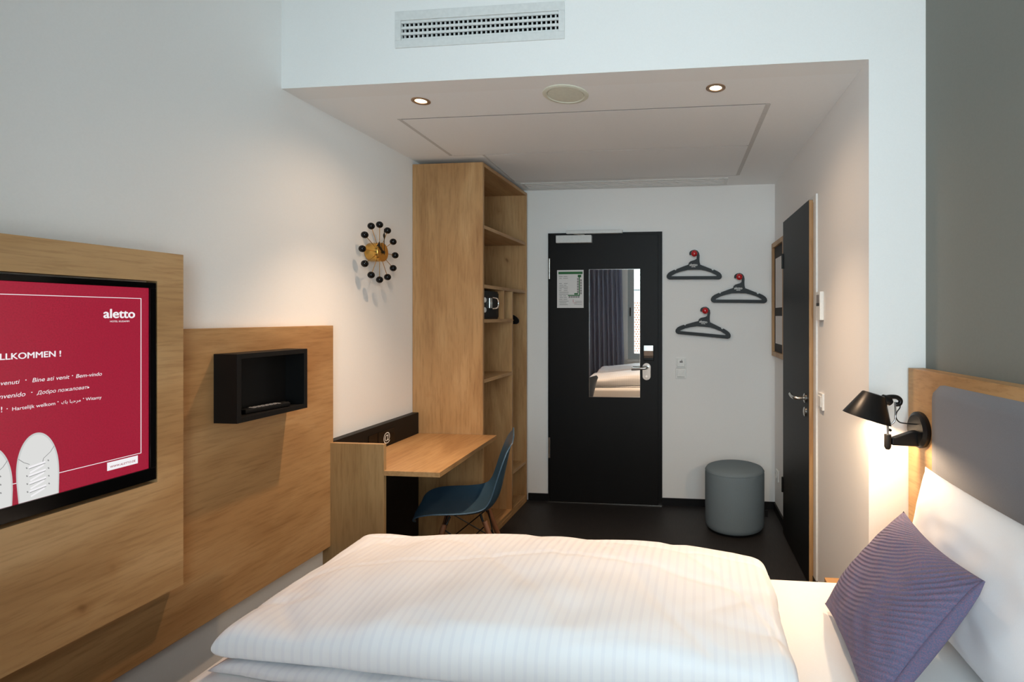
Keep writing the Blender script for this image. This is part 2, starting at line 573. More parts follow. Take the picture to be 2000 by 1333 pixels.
# ------------------------------------------------------------------ corridor ceiling fittings
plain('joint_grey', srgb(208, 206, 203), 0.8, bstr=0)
plain('gap_shade', srgb(140, 137, 134), 0.8, bstr=0)
for pts in ([(-1.505, 2.575), (0.297, 2.575), (0.262, 3.185), (-1.530, 3.185)], [(-1.325, 3.190), (0.262, 3.190), (0.240, 3.84), (-1.356, 3.84)]):
    prism('access_panel', pts, ZS - 0.0015, ZS, 'panel_white', ceil2)
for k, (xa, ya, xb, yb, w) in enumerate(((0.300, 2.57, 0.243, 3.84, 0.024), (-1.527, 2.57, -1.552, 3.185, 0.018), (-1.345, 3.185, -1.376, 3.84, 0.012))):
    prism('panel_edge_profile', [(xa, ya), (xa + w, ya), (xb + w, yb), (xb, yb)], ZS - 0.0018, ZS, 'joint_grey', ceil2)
boxes('panel_gap_shade', [((-1.53, 0.32), (2.568, 2.5745), (ZS - 0.0008, ZS)), ((-1.53, 0.28), (3.1855, 3.1895), (ZS - 0.0008, ZS)), ((-1.36, 0.26), (3.8405, 3.846), (ZS - 0.0008, ZS))], 'gap_shade', ceil2)  # flat dark strips, painted shade in place of recessed gaps round the panels
sg = thing('slot_diffuser', 'long white slot air diffuser in the lowered ceiling above the door', 'air vent', (-0.58, 4.0, ZS))
GX0, GX1, GY0, GY1 = -1.345, 0.19, 3.90, 4.10
boxes('frame', [((GX0, GX1), (GY0, GY0 + 0.025), (ZS - 0.005, ZS)), ((GX0, GX1), (GY1 - 0.025, GY1), (ZS - 0.005, ZS)),
    ((GX0, GX0 + 0.02), (GY0 + 0.025, GY1 - 0.025), (ZS - 0.005, ZS)), ((GX1 - 0.02, GX1), (GY0 + 0.025, GY1 - 0.025), (ZS - 0.005, ZS))], 'white_metal', sg)
for k in range(4):
    y = GY0 + 0.045 + k * 0.034
    box('slat', (GX0 + 0.02, GX1 - 0.02), (y, y + 0.022), (ZS - 0.004, ZS), 'panel_white', sg)
sp = thing('ceiling_speaker', 'round cream loudspeaker set in the lowered ceiling between the two spotlights', 'speaker', (-0.606, 2.362, ZS))
FS = Frame((-0.606, 2.362, ZS), (1, 0, 0), (0, -1, 0), (0, 0, -1))
lathe('rim', [(0.103, 0), (0.103, 0.003), (0.098, 0.006), (0.085, 0.0065), (0.082, 0.003), (0.081, 0)], 'cream_plastic', sp, FS, 48)
lathe('grille', [(0.081, 0.0), (0.080, 0.004), (0.06, 0.0055), (0.0, 0.006)], 'cream_plastic', sp, FS, 48)
def downlight(x, y, label):
    t = thing('ceiling_spotlight', label, 'spotlight', (x, y, ZS), 'spotlights in the lowered ceiling')
    F = Frame((x, y, ZS), (1, 0, 0), (0, -1, 0), (0, 0, -1))
    lathe('rim', [(0.0425, 0), (0.0425, 0.003), (0.039, 0.005), (0.027, 0.003), (0.026, 0.0005)], 'copper_rim', t, F, 36)
    lathe('lamp', [(0.026, 0.0005), (0.020, 0.0025), (0.0, 0.003)], 'bulb_glow', t, F, 28)
    # reflector beam plus the weak wide spill of the lens
    for nm, en, size in (('beam', 40, 84), ('spill', 6.5, 160)):
        L = bpy.data.lights.new(nm, 'SPOT')
        L.energy = en
        L.color = WARM
        L.spot_size = R(size)
        L.spot_blend = 1.0
        L.shadow_soft_size = 0.022
        lo = bpy.data.objects.new(nm + '_light', L)
        lo.location = (x, y, ZS - 0.012)
        COL.objects.link(lo)
        lo.parent = t
        lo.matrix_parent_inverse = Matrix.Translation(t.location).inverted()
downlight(-1.291, 2.362, 'small round ceiling spotlight, the left one, above the desk')
downlight(0.062, 2.367, 'small round ceiling spotlight, the right one, towards the bathroom door')

# bulkhead air vent
av = thing('air_vent', 'white framed air grille high on the bulkhead wall', 'air vent', (-0.93, YK, 2.6))
FV = Frame((0, YK, 0), (1, 0, 0), (0, 0, 1), (0, -1, 0))
fo = (-1.300, -0.560, 2.596, 2.752)
boxes('frame', [((fo[0], fo[1]), (fo[2], VZ0), (0, 0.007)), ((fo[0], fo[1]), (VZ1, fo[3]), (0, 0.007)),
    ((fo[0], VX0), (VZ0, VZ1), (0, 0.007)), ((VX1, fo[1]), (VZ0, VZ1), (0, 0.007))], 'white_metal', av, FV, 0.0015)
boxes('duct', [((VX0, VX1), (VZ0, VZ1), (-0.10, -0.09)), ((VX0, VX1), (VZ0, VZ0 + 0.003), (-0.09, -0.014)), ((VX0, VX1), (VZ1 - 0.003, VZ1), (-0.09, -0.014)),
    ((VX0, VX0 + 0.003), (VZ0, VZ1), (-0.09, -0.014)), ((VX1 - 0.003, VX1), (VZ0, VZ1), (-0.09, -0.014))], 'dark_void', av, FV)
for k in range(4):
    zc = VZ0 + 0.006 + k * 0.0247
    box('slat', (VX0 + 0.001, VX1 - 0.001), (zc - 0.0055, zc + 0.0055), (-0.005, 0.002), 'white_metal', av, FV, 0.0015)
boxes('fin', [((VX0 + 0.02 * (i + 0.5), VX0 + 0.02 * (i + 0.5) + 0.006), (VZ0 + 0.001, VZ1 - 0.001), (-0.014, -0.006)) for i in range(34)], 'white_metal', av, FV, kind='stuff')

# ------------------------------------------------------------------ left wall: oak boards, TV, niche box
XP, XT = -1.79, -1.75
ob = box('oak_wall_board', (XL + 0.005, XP), (0.9, 2.449), (0.335, 1.407), 'oak_y', None, W, 0.001)
tag(ob, 'wide oak board low on the left wall carrying the black niche box', 'wall panel')
boxes('batten', [((XL, XL + 0.02), (1.0, 1.06), (0.4, 1.3)), ((XL, XL + 0.02), (2.3, 2.36), (0.4, 1.3))], 'oak_y', ob)
PY0, PY1, PZ0, PZ1 = 0.38, 1.646, 0.54, 1.66
HY0, HY1, HZ0, HZ1 = 0.49, 1.558, 0.915, 1.565
tb = boxes('tv_wall_board', [((XP, XT), (PY0, PY1), (PZ0, HZ0)), ((XP, XT), (PY0, PY1), (HZ1, PZ1)), ((XP, XT), (PY0, HY0), (HZ0, HZ1)), ((XP, XT), (HY1, PY1), (HZ0, HZ1))], 'oak_tv')
tag(tb, 'thick oak board on the left wall with the television set into it', 'wall panel')
FT = Frame((XT, 0, 0), (0, 1, 0), (0, 0, 1), (1, 0, 0))
tv = thing('television', 'flat television set into the oak board showing a crimson welcome screen', 'television', (XT, 1.02, 0.92))
SY0, SY1, SZ0, SZ1 = 0.512, 1.534, 0.966, 1.541
boxes('bezel', [((0.495, 1.553), (SZ1, 1.559), (-0.03, 0.002)), ((0.495, 1.553), (0.926, SZ0), (-0.03, 0.002)),
    ((0.495, SY0), (SZ0, SZ1), (-0.03, 0.002)), ((SY1, 1.553), (SZ0, SZ1), (-0.03, 0.002))], 'black_gloss', tv, FT, 0.0015)
box('back_cover', (0.50, 1.548), (0.93, 1.555), (-0.038, -0.028), 'black_plastic', tv, FT)
scr = box('screen', (SY0, SY1), (SZ0, SZ1), (-0.028, -0.004), 'screen_red', tv, FT)
lz = -0.0035
FL = Frame((XT + lz, 0, 0), (0, 1, 0), (0, 0, 1), (1, 0, 0))
boxes('border_line', [((0.536, 1.510), (1.5062, 1.508), (0, 0.0004)), ((1.5092, 1.511), (1.02, 1.508), (0, 0.0004)), ((0.536, 0.538), (1.02, 1.508), (0, 0.0004)), ((0.536, 1.511), (1.02, 1.0218), (0, 0.0004))], 'screen_white', scr, FL)
box('web_address_box', (1.413, 1.50), (0.9915, 1.016), (0.0004, 0.0008), 'screen_white', scr, FL)
text('web_address', 'WWW.ALETTO.DE', 'screen_crimson', scr, FL, center=1.4565, base=0.9985, width=0.072, bold=0.016, lift=0.001)
text('logo', 'aletto', 'screen_white', scr, FL, left=1.404, base=1.4465, width=0.087, bold=0.028, lift=0.0004)
text('logo_subtitle', 'HOTEL KUDAMM', 'screen_white', scr, FL, center=1.448, base=1.4335, width=0.054, bold=0.006, lift=0.0004)
text('headline', 'WILLKOMMEN !', 'screen_white', scr, FL, right=1.297, base=1.341, width=0.160, bold=0.02, lift=0.0004)
text('greeting', 'Benvenuti', 'screen_white', scr, FL, right=1.207, base=1.277, width=0.062, shear=0.2, lift=0.0004)
text('greeting', '\u00b7', 'screen_white', scr, FL, center=1.220, base=1.277, size=0.022, lift=0.0004)
text('greeting', 'Bine ati venit', 'screen_white', scr, FL, left=1.2335, base=1.277, width=0.084, shear=0.2, lift=0.0004)
text('greeting', '\u00b7', 'screen_white', scr, FL, center=1.3245, base=1.277, size=0.022, lift=0.0004)
text('greeting', 'Bem-vindo', 'screen_white', scr, FL, right=1.399, base=1.277, width=0.066, shear=0.2, lift=0.0004)
text('greeting', 'Bienvenido', 'screen_white', scr, FL, right=1.219, base=1.243, width=0.074, shear=0.2, lift=0.0004)
text('greeting', '\u00b7', 'screen_white', scr, FL, center=1.2325, base=1.243, size=0.022, lift=0.0004)
text('greeting', '\u0414\u043e\u0431\u0440\u043e \u043f\u043e\u0436\u0430\u043b\u043e\u0432\u0430\u0442\u044c', 'screen_white', scr, FL, right=1.367, base=1.243, width=0.124, shear=0.2, lift=0.0004)
text('greeting', '! \u00b7', 'screen_white', scr, FL, right=1.183, base=1.209, size=0.02, lift=0.0004)
text('greeting', 'Hartelijk welkom', 'screen_white', scr, FL, left=1.192, base=1.209, width=0.092, lift=0.0004)
text('greeting', '\u00b7', 'screen_white', scr, FL, center=1.2905, base=1.209, size=0.022, lift=0.0004)
text('greeting', '\ufeda\ufe91 \ufe8e\ufe92\ufea3\ufeae\ufee3', 'screen_white', scr, FL, left=1.2985, base=1.209, width=0.046, lift=0.0004)
text('greeting', '\u00b7', 'screen_white', scr, FL, center=1.3515, base=1.209, size=0.022, lift=0.0004)
text('greeting', 'Witamy', 'screen_white', scr, FL, right=1.398, base=1.209, width=0.041, lift=0.0004)
def shoe(cy, top, lean):
    def P(u, v):
        return (cy + u + lean * (v - 0.1), top - v)
    end = top - SZ0 - 0.0005
    def half(v):
        return 0.0465 * min(1.0, math.sqrt(max(0.0, 1 - (1 - min(1, v / 0.105)) ** 2.1))) - 0.003 * max(0, (v - 0.12) / 0.06)
    def outline(k, v0, lift_, mat, nm):
        vv = [v0 + (end - v0) * (i / 40) ** 1.8 for i in range(41)]
        pts = [P(k * half(v - v0), v) for v in vv] + [P(-k * half(v - v0), v) for v in vv[::-1][:-1]]
        bm = bmesh.new()
        bm.faces.new([bm.verts.new(FL(x, y, lift_)) for x, y in pts])
        link(nm, bm, mat, scr)
    outline(1.0, 0.0, 0.0006, 'screen_sole', 'sneaker_sole_picture')
    outline(0.93, 0.005, 0.0007, 'screen_shoe', 'sneaker_picture')
    def lines(nm, mat, segs, z):
        bm = bmesh.new()
        for u0, v0, u1, v1, w in segs:
            a, b = Vector(P(u0, v0)), Vector(P(u1, v1))
            d = (b - a).normalized()
            n = Vector((-d.y, d.x)) * w
            bm.faces.new([bm.verts.new(FL(q.x, q.y, z)) for q in (a - n, b - n, b + n, a + n)])
        link(nm, bm, mat, scr, kind='stuff')
    seam = [(-0.041, 0.060, -0.030, 0.072, 0.0007), (-0.030, 0.072, -0.018, 0.080, 0.0007), (0.037, 0.044, 0.028, 0.058, 0.0007), (0.028, 0.058, 0.012, 0.072, 0.0007), (0.012, 0.072, 0.010, 0.082, 0.0007)]
    lace, shade = [], []
    for k in range(4):
        v = 0.086 + k * 0.021
        if v + 0.014 > end:
            break
        seam += [(-0.0255, v, -0.0235, v + 0.004, 0.0013), (0.0215, v - 0.008, 0.0235, v - 0.004, 0.0013)]
        lace += [(-0.020, v + 0.002, 0.016, v - 0.004, 0.0026)]
        if v + 0.018 < end:
            lace += [(-0.018, v + 0.016, 0.012, v + 0.003, 0.0022)]
        shade += [(-0.020, v + 0.0055, 0.016, v - 0.0005, 0.0008)]
    lines('sneaker_seam', 'screen_grey', seam, 0.0009)
    lines('sneaker_lace_shade', 'screen_grey', shade, 0.00095)
    lines('sneaker_lace', 'screen_white', lace, 0.001)
shoe(1.246, 1.142, 0.03)
shoe(1.146, 1.128, 0.02)

nb = thing('niche_box', 'black open wall box on the oak board holding the remote control', 'wall box', (-1.75, 2.0, 1.05))
bz0, bz1, by0, by1 = 1.056, 1.312, 1.80, 2.155
XB0, XB1 = XP, XP + 0.095
for nm, a, c in (('side', (by0, by0 + 0.019), (bz0, bz1)), ('side', (by1 - 0.019, by1), (bz0, bz1)), ('bottom', (by0 + 0.019, by1 - 0.019), (bz0, bz0 + 0.019)), ('top', (by0 + 0.019, by1 - 0.019), (bz1 - 0.019, bz1))):
    box(nm, (XB0, XB1), a, c, 'black_laminate', nb, W, 0.0008)
box('back', (XB0, XB0 + 0.008), (by0 + 0.019, by1 - 0.019), (bz0 + 0.019, bz1 - 0.019), 'black_laminate', nb)
rc = thing('remote_control', 'slim black remote control lying in the niche box', 'remote', (-1.74, 1.98, bz0 + 0.019))
FRc = Frame((-1.742, 1.98, bz0 + 0.0195), (0.12, 1, 0), (-1, 0.12, 0), (0, 0, 1))
box('body', (-0.10, 0.10), (-0.022, 0.022), (0, 0.018), 'black_plastic', rc, FRc, 0.005)
for i in range(7):
    boxes('button', [((-0.06 + i * 0.018, -0.048 + i * 0.018), (-0.014 + j * 0.011, -0.007 + j * 0.011), (0.018, 0.0195)) for j in range(3)], 'ink_grey', rc, FRc)
box('label_strip', (0.075, 0.096), (-0.014, 0.014), (0.0175, 0.0186), 'steel', rc, FRc)

# ------------------------------------------------------------------ clock
ck = thing('ball_clock', 'wall clock with brass drum and twelve black balls on rods', 'clock', (XL, 2.79, 1.8))
CYc, CZc, CXb = 2.79, 1.806, -1.765
FC = Frame((XL, CYc, CZc), (0, 1, 0), (0, 0, 1), (1, 0, 0))
lathe('drum', [(0.0, 0.004), (0.045, 0.004), (0.050, 0.010), (0.052, 0.016), (0.052, 0.082), (0.050, 0.085), (0.0, 0.085)], 'brass', ck, FC, 48)
lathe('mount', [(0.03, 0.0), (0.03, 0.01)], 'brass', ck, FC, 24)
for k in range(12):
    a = k * math.pi / 6
    d = Vector((0, math.sin(a), math.cos(a)))
    c = Vector((CXb, CYc, CZc))
    rod = tube('rod', [c + d * 0.045, c + d * 0.150], 0.0016, 'brass', ck, 6)
    FB = Frame(c + d * 0.152, (0, 1, 0), (0, 0, 1), (1, 0, 0))
    lathe('ball', [(0.0185 * math.sin(t * math.pi / 12), -0.0185 * math.cos(t * math.pi / 12)) for t in range(13)], 'black_gloss', ck, FB, 20)
FHd = Frame((XL + 0.088, CYc, CZc), (0, 1, 0), (0, 0, 1), (1, 0, 0))
prism('minute_hand', [(-0.0016, -0.015), (0.0016, -0.015), (0.0016, 0.075), (0.008, 0.086), (0.009, 0.092), (0.006, 0.100), (0.0016, 0.105), (0.001, 0.128), (-0.001, 0.128), (-0.0016, 0.105), (-0.006, 0.100), (-0.009, 0.092), (-0.008, 0.086), (-0.0016, 0.075)], 0.003, 0.005, 'black_metal', ck, FHd)
ha = R(52)
FH2 = Frame((XL + 0.088, CYc, CZc), (0, math.cos(ha), math.sin(ha)), (0, -math.sin(ha), math.cos(ha)), (1, 0, 0))
prism('hour_hand', [(-0.003, -0.012), (0.003, -0.012), (0.003, 0.042), (0.017, 0.064), (-0.017, 0.064), (-0.003, 0.042)], 0.0, 0.002, 'black_metal', ck, FH2)
lathe('pivot', [(0.006, -0.003), (0.006, 0.006), (0.0, 0.007)], 'black_metal', ck, FHd, 16)

# ------------------------------------------------------------------ desk
dk = thing('desk', 'oak wall desk with black back board beside the wardrobe', 'desk', (-1.5, 2.8, 0))
box('side_panel', (XL, -1.515), (2.428, 2.450), (0, 0.837), 'oak_side', dk, W, 0.001)
prism('desktop', [(-1.785, 2.4505), (-1.5145, 2.4505), (-1.5145, 2.430), (-1.234, 2.430), (-1.270, 3.237), (-1.785, 3.237)], 0.686, 0.710, 'oak_y', dk, W, 0.001)
bb = box('back_board', (XL, -1.785), (2.4505, 3.238), (0, 0.842), 'black_laminate', dk, W, 0.001)
FD = Frame((-1.785, 0, 0), (0, 1, 0), (0, 0, 1), (1, 0, 0))
box('socket_plate', (2.72, 2.80), (0.725, 0.805), (0, 0.003), 'black_gloss', dk, FD, 0.001)
ip = box('internet_plate', (2.805, 2.965), (0.722, 0.806), (0, 0.003), 'black_gloss', dk, FD, 0.001)
text('at_sign', '@', 'white_plastic', ip, FD, center=2.886, base=0.742, width=0.062, bold=0.004, lift=0.0036)

# ------------------------------------------------------------------ chair
ch = thing('shell_chair', 'dark blue moulded shell chair with wooden dowel legs at the desk', 'chair', (-1.275, 2.765, 0))
ca = R(20)
fwd = Vector((-math.cos(ca), -math.sin(ca), 0))
sid = Vector((math.sin(ca), -math.cos(ca), 0))
FCh = Frame((-1.275, 2.765, 0), fwd, sid, (0, 0, 1))
prof = [(0.232, 0.417, 0.125), (0.222, 0.427, 0.175), (0.19, 0.435, 0.208), (0.13, 0.437, 0.226), (0.05, 0.428, 0.232), (-0.03, 0.421, 0.232), (-0.10, 0.424, 0.230), (-0.155, 0.445, 0.226),
        (-0.190, 0.490, 0.222), (-0.208, 0.545, 0.218), (-0.222, 0.61, 0.212), (-0.237, 0.68, 0.202), (-0.251, 0.745, 0.185), (-0.262, 0.79, 0.160), (-0.270, 0.818, 0.115)]
bm = bmesh.new()
rows = []
M = 18
pp = smooth_path([Vector((a, c, w)) for a, c, w in prof], 3)
for i, p in enumerate(pp):
    q0, q1 = pp[max(i - 1, 0)], pp[min(i + 1, len(pp) - 1)]
    tx, tz = q1.x - q0.x, q1.y - q0.y
    L = math.hypot(tx, tz)
    nx, nz = tz / L, -tx / L                       # points up / forward (inside of the shell)
    row = []
    f = i / (len(pp) - 1)
    lift = 0.05 * math.sin(min(1, max(0, (f - 0.02) / 0.9)) * math.pi) ** 0.7
    for j in range(M + 1):
        u = -1 + 2 * j / M
        cv = lift * abs(u) ** 2.6
        droop = -0.02 * (1 - f * 6) * abs(u) ** 2 if f < 0.16 else 0
        row.append(bm.verts.new(FCh(p.x + nx * cv + droop, p.z * u, p.y + nz * cv)))
    rows.append(row)
for A, B in zip(rows, rows[1:]):
    for j in range(M):
        bm.faces.new((A[j], A[j + 1], B[j + 1], B[j]))
bmesh.ops.recalc_face_normals(bm, faces=bm.faces)
bmesh.ops.solidify(bm, geom=list(bm.faces), thickness=0.006)
link('shell', bm, 'blue_shell', ch, True).data.set_sharp_from_angle(angle=R(50))
for sx in (1, -1):
    for sy in (1, -1):
        top = FCh(0.10 * sx - 0.02, 0.12 * sy, 0.385)
        bot = FCh(0.215 * sx - 0.03, 0.205 * sy, 0.0)
        tube('leg', [top, top.lerp(bot, 0.4), bot], [0.0135, 0.0145, 0.0095], 'walnut', ch, 14)
        tube('bracket', [FCh(0.075 * sx - 0.02, 0.09 * sy, 0.414), FCh(0.105 * sx - 0.02, 0.125 * sy, 0.345)], 0.006, 'black_metal', ch, 8)
for a, b in (((1, 1), (-1, 1)), ((1, -1), (-1, -1)), ((1, 1), (1, -1)), ((-1, 1), (-1, -1))):
    for (s0, s1) in ((0.05, 0.62), (0.62, 0.05)):
        def leg_pt(s, f):
            return FCh(0.10 * s[0] - 0.02, 0.12 * s[1], 0.385).lerp(FCh(0.215 * s[0] - 0.03, 0.205 * s[1], 0.0), f)
        tube('cross_wire', [leg_pt(a, s0), leg_pt(b, s1)], 0.0035, 'black_metal', ch, 6)

# ------------------------------------------------------------------ wardrobe
XF = -1.362
wd = thing('open_wardrobe', 'tall open oak wardrobe with shelves in the corner left of the door', 'wardrobe', (-1.6, 3.7, 0))
Y0, Y1, ZT = 3.240, 4.1, 2.42
box('end_panel', (XL + 0.003, XF), (Y0, Y0 + 0.022), (0, ZT), 'oak_z', wd, W, 0.0008)
box('end_panel', (XL + 0.003, XF), (Y1 - 0.022, Y1), (0, ZT), 'oak_z', wd, W, 0.0008)
box('back_panel', (XL + 0.003, XL + 0.02), (Y0 + 0.022, Y1 - 0.022), (0.05, ZT - 0.022), 'oak_z', wd)
box('top_board', (XL + 0.003, XF), (Y0 + 0.022, Y1 - 0.022), (ZT - 0.022, ZT), 'oak_y', wd, W, 0.0008)
xs = XF - 0.004
box('shelf', (XL + 0.02, xs), (Y0 + 0.022, Y1 - 0.022), (2.008, 2.030), 'oak_y', wd, W, 0.0008)
box('shelf', (XL + 0.02, xs), (Y0 + 0.022, Y1 - 0.022), (1.632, 1.654), 'oak_y', wd, W, 0.0008)
box('divider', (XL + 0.02, xs), (3.772, 3.794), (0.05, 1.632), 'oak_z', wd, W, 0.0008)
box('shelf', (XL + 0.02, xs), (Y0 + 0.022, 3.772), (1.412, 1.434), 'oak_y', wd, W, 0.0008)
box('small_divider', (XL + 0.02, xs), (3.606, 3.622), (1.434, 1.632), 'oak_z', wd, W, 0.0008)
box('shelf', (XL + 0.02, xs), (Y0 + 0.022, 3.772), (1.030, 1.052), 'oak_y', wd, W, 0.0008)
box('shelf', (XL + 0.02, xs), (3.794, Y1 - 0.022), (0.300, 0.322), 'oak_y', wd, W, 0.0008)
box('bottom_board', (XL + 0.003, xs), (Y0 + 0.022, Y1 - 0.022), (0.03, 0.052), 'oak_y', wd, W, 0.0008)
box('plinth', (XF - 0.012, XF - 0.002), (Y0 + 0.022, Y1 - 0.022), (0, 0.03), 'oak_y', wd)
tube('hanging_rail', [(-1.565, 3.794, 1.60), (-1.565, Y1 - 0.022, 1.60)], 0.010, 'steel', wd, 14)
sf = thing('room_safe', 'small black safe with chrome handle on the wardrobe shelf', 'safe', (-1.56, 3.43, 1.434))
FSf = Frame((XF - 0.03, 0, 0), (0, 1, 0), (0, 0, 1), (1, 0, 0))
box('body', (Y0 + 0.03, 3.598), (1.4345, 1.622), (-0.36, -0.012), 'black_plastic', sf, FSf, 0.002)
sd = box('safe_door', (Y0 + 0.05, 3.585), (1.447, 1.610), (-0.012, -0.002), 'black_laminate', sf, FSf, 0.001)
lathe('dial', [(0.017, -0.002), (0.017, 0.006), (0.014, 0.009), (0, 0.009)], 'white_plastic', sd, Frame((XF - 0.03, 3.335, 1.558), (0, 1, 0), (0, 0, 1), (1, 0, 0)), 20)
lathe('dial', [(0.017, -0.002), (0.017, 0.006), (0.014, 0.009), (0, 0.009)], 'white_plastic', sd, Frame((XF - 0.03, 3.335, 1.494), (0, 1, 0), (0, 0, 1), (1, 0, 0)), 20)
box('keypad_plate', (3.405, 3.455), (1.505, 1.575), (-0.002, 0.008), 'steel', sd, FSf, 0.003)
tube('handle', smooth_path([(XF - 0.03, 3.47, 1.577), (XF - 0.005, 3.49, 1.57), (XF, 3.50, 1.54), (XF - 0.005, 3.49, 1.51), (XF - 0.03, 3.47, 1.503)], 5), 0.006, 'chrome', sd, 10)

# ------------------------------------------------------------------ hangers
def hanger_mesh():
    S = 0.42 / 1810.0
    def q(x, y):
        return ((x - 935) * S, (1110 - y) * S)      # photo-crop units to metres, y up from the bar's underside
    outerL = [(935, 1110), (120, 1110), (60, 1080), (30, 1030), (35, 970), (75, 905), (150, 850), (290, 785), (310, 805), (345, 800), (355, 770), (560, 690), (745, 625), (765, 560), (820, 515), (935, 480)]
    innerL = [(935, 795), (720, 800), (520, 845), (340, 905), (190, 985), (195, 1005), (935, 1003)]
    outerR = [(935, 1110), (1750, 1118), (1815, 1085), (1838, 1030), (1825, 965), (1780, 905), (1700, 850), (1580, 795), (1545, 825), (1515, 810), (1500, 775), (1300, 695), (1135, 630), (1112, 540), (1108, 440), (1000, 440), (975, 462), (935, 480)]
    innerR = [(935, 795), (1150, 800), (1300, 830), (1500, 895), (1670, 985), (1660, 1008), (935, 1003)]
    bm = bmesh.new()
    F = Frame()
    add_poly(bm, [q(*p) for p in outerL + innerL], 0, 0.008, F)
    add_poly(bm, [q(*p) for p in outerR + innerR], 0, 0.008, F)
    arc_o = [(1108, 440), (1112, 330), (1095, 240), (1040, 170), (960, 138), (880, 150), (815, 180), (780, 230), (778, 300)]
    arc_i = [(1015, 440), (1022, 350), (1010, 290), (985, 240), (940, 212), (895, 215), (860, 240), (845, 275), (842, 318)]
    add_poly(bm, [q(*p) for p in arc_o + arc_i[::-1]], 0, 0.008, F)
    bmesh.ops.recalc_face_normals(bm, faces=bm.faces)
    me = bpy.data.meshes.new('hanger')
    bm.to_mesh(me)
    bm.free()
    me.materials.append(MATS['black_plastic'])
    return me, q
HM, HQ = hanger_mesh()
knob_c = HQ(940, 270)
def logo_mesh():
    vs, fs_ = [], []
    for body, size, px, py in (('aletto', 0.026, 912, 668), ('HOTEL', 0.010, 915, 712)):
        cu = bpy.data.curves.new('print', 'FONT')
        cu.body = body
        cu.align_x = 'CENTER'
        cu.size = size
        tmp = bpy.data.objects.new('print', cu)
        COL.objects.link(tmp)
        bpy.context.view_layer.update()
        m0 = bpy.data.meshes.new_from_object(tmp)
        bpy.data.objects.remove(tmp)
        x, y = HQ(px, py)
        for k, dx in enumerate((-0.0004, 0.0004)):
            fs_ += [[q + len(vs) for q in p.vertices] for p in m0.polygons]
            vs += [Vector((v.co.x + x + dx, v.co.y + y, 0.0084 + k * 0.00005)) for v in m0.vertices]
    me = bpy.data.meshes.new('print')
    me.from_pydata(vs, [], fs_)
    me.materials.append(MATS['white_plastic'])
    return me
LM = logo_mesh()
def hanger(label, mtx, group=None):
    h = bpy.data.objects.new('coat_hanger', HM)
    COL.objects.link(h)
    h.matrix_world = mtx
    tag(h, label, 'hanger', group)
    l = bpy.data.objects.new('print', LM)
    COL.objects.link(l)
    l.parent = h
    return h
def wall_hanger(kx, kz, rot, label, klabel):
    # knob on the back wall, hanger hooked over its neck
    base = Matrix.Translation((kx, YB - 0.022, kz)) @ Matrix.Rotation(R(rot), 4, 'Y') @ Matrix(((1, 0, 0, 0), (0, 0, -1, 0), (0, 1, 0, 0), (0, 0, 0, 1))) @ Matrix.Translation((-knob_c[0], -knob_c[1], 0))
    hanger(label, base, 'hangers on the red wall knobs')
    k = thing('coat_hook', klabel, 'wall hook', (kx, YB, kz), 'red wall knobs')
    F = Frame((kx, YB, kz), (1, 0, 0), (0, 0, 1), (0, -1, 0))
    lathe('stem', [(0.012, 0), (0.012, 0.004), (0.007, 0.008), (0.007, 0.034)], 'steel', k, F, 20)
    lathe('knob', [(0.0, 0.030), (0.012, 0.0315), (0.021, 0.037), (0.0245, 0.046), (0.022, 0.055), (0.014, 0.061), (0.0, 0.063)], 'red_resin', k, F, 28)
wall_hanger(-0.054, 1.929, 0, 'black coat hanger hanging level on the highest red knob, nearest the entrance door', 'red round wall knob, the highest of the three')
wall_hanger(0.283, 1.749, 0.5, 'black coat hanger hanging on the middle red knob, farthest right', 'red round wall knob farthest to the right')
wall_hanger(0.028, 1.495, 5, 'black coat hanger hanging tilted on the lowest red knob', 'red round wall knob, the lowest of the three')
hanger('black coat hanger on the rail inside the wardrobe, only its tip showing',
       Matrix.Translation((-1.565, 3.93, 1.603)) @ Matrix.Rotation(R(-6), 4, 'Z') @ Matrix(((1, 0, 0, 0), (0, 0, -1, 0), (0, 1, 0, 0), (0, 0, 0, 1))) @ Matrix.Translation((-knob_c[0], -knob_c[1] - 0.012, 0)))

# ------------------------------------------------------------------ entrance door
FB = Frame((0, YB, 0), (1, 0, 0), (0, 0, 1), (0, -1, 0))     # x right, y up, z out of the back wall
DX0, DX1, DZ = -1.198, -0.300, 2.105
d1 = struct(boxes('door_1', [((DX0, DX0 + 0.05), (0, DZ), (0, 0.016)), ((DX1 - 0.05, DX1), (0, DZ), (0, 0.016)), ((DX0 + 0.05, DX1 - 0.05), (DZ - 0.05, DZ), (0, 0.016))], 'black_laminate', None, FB, 0.001))
leaf = box('door_leaf', (DX0 + 0.018, DX1 - 0.03), (0.008, DZ - 0.022), (0.004, 0.028), 'black_laminate', d1, FB, 0.0015)
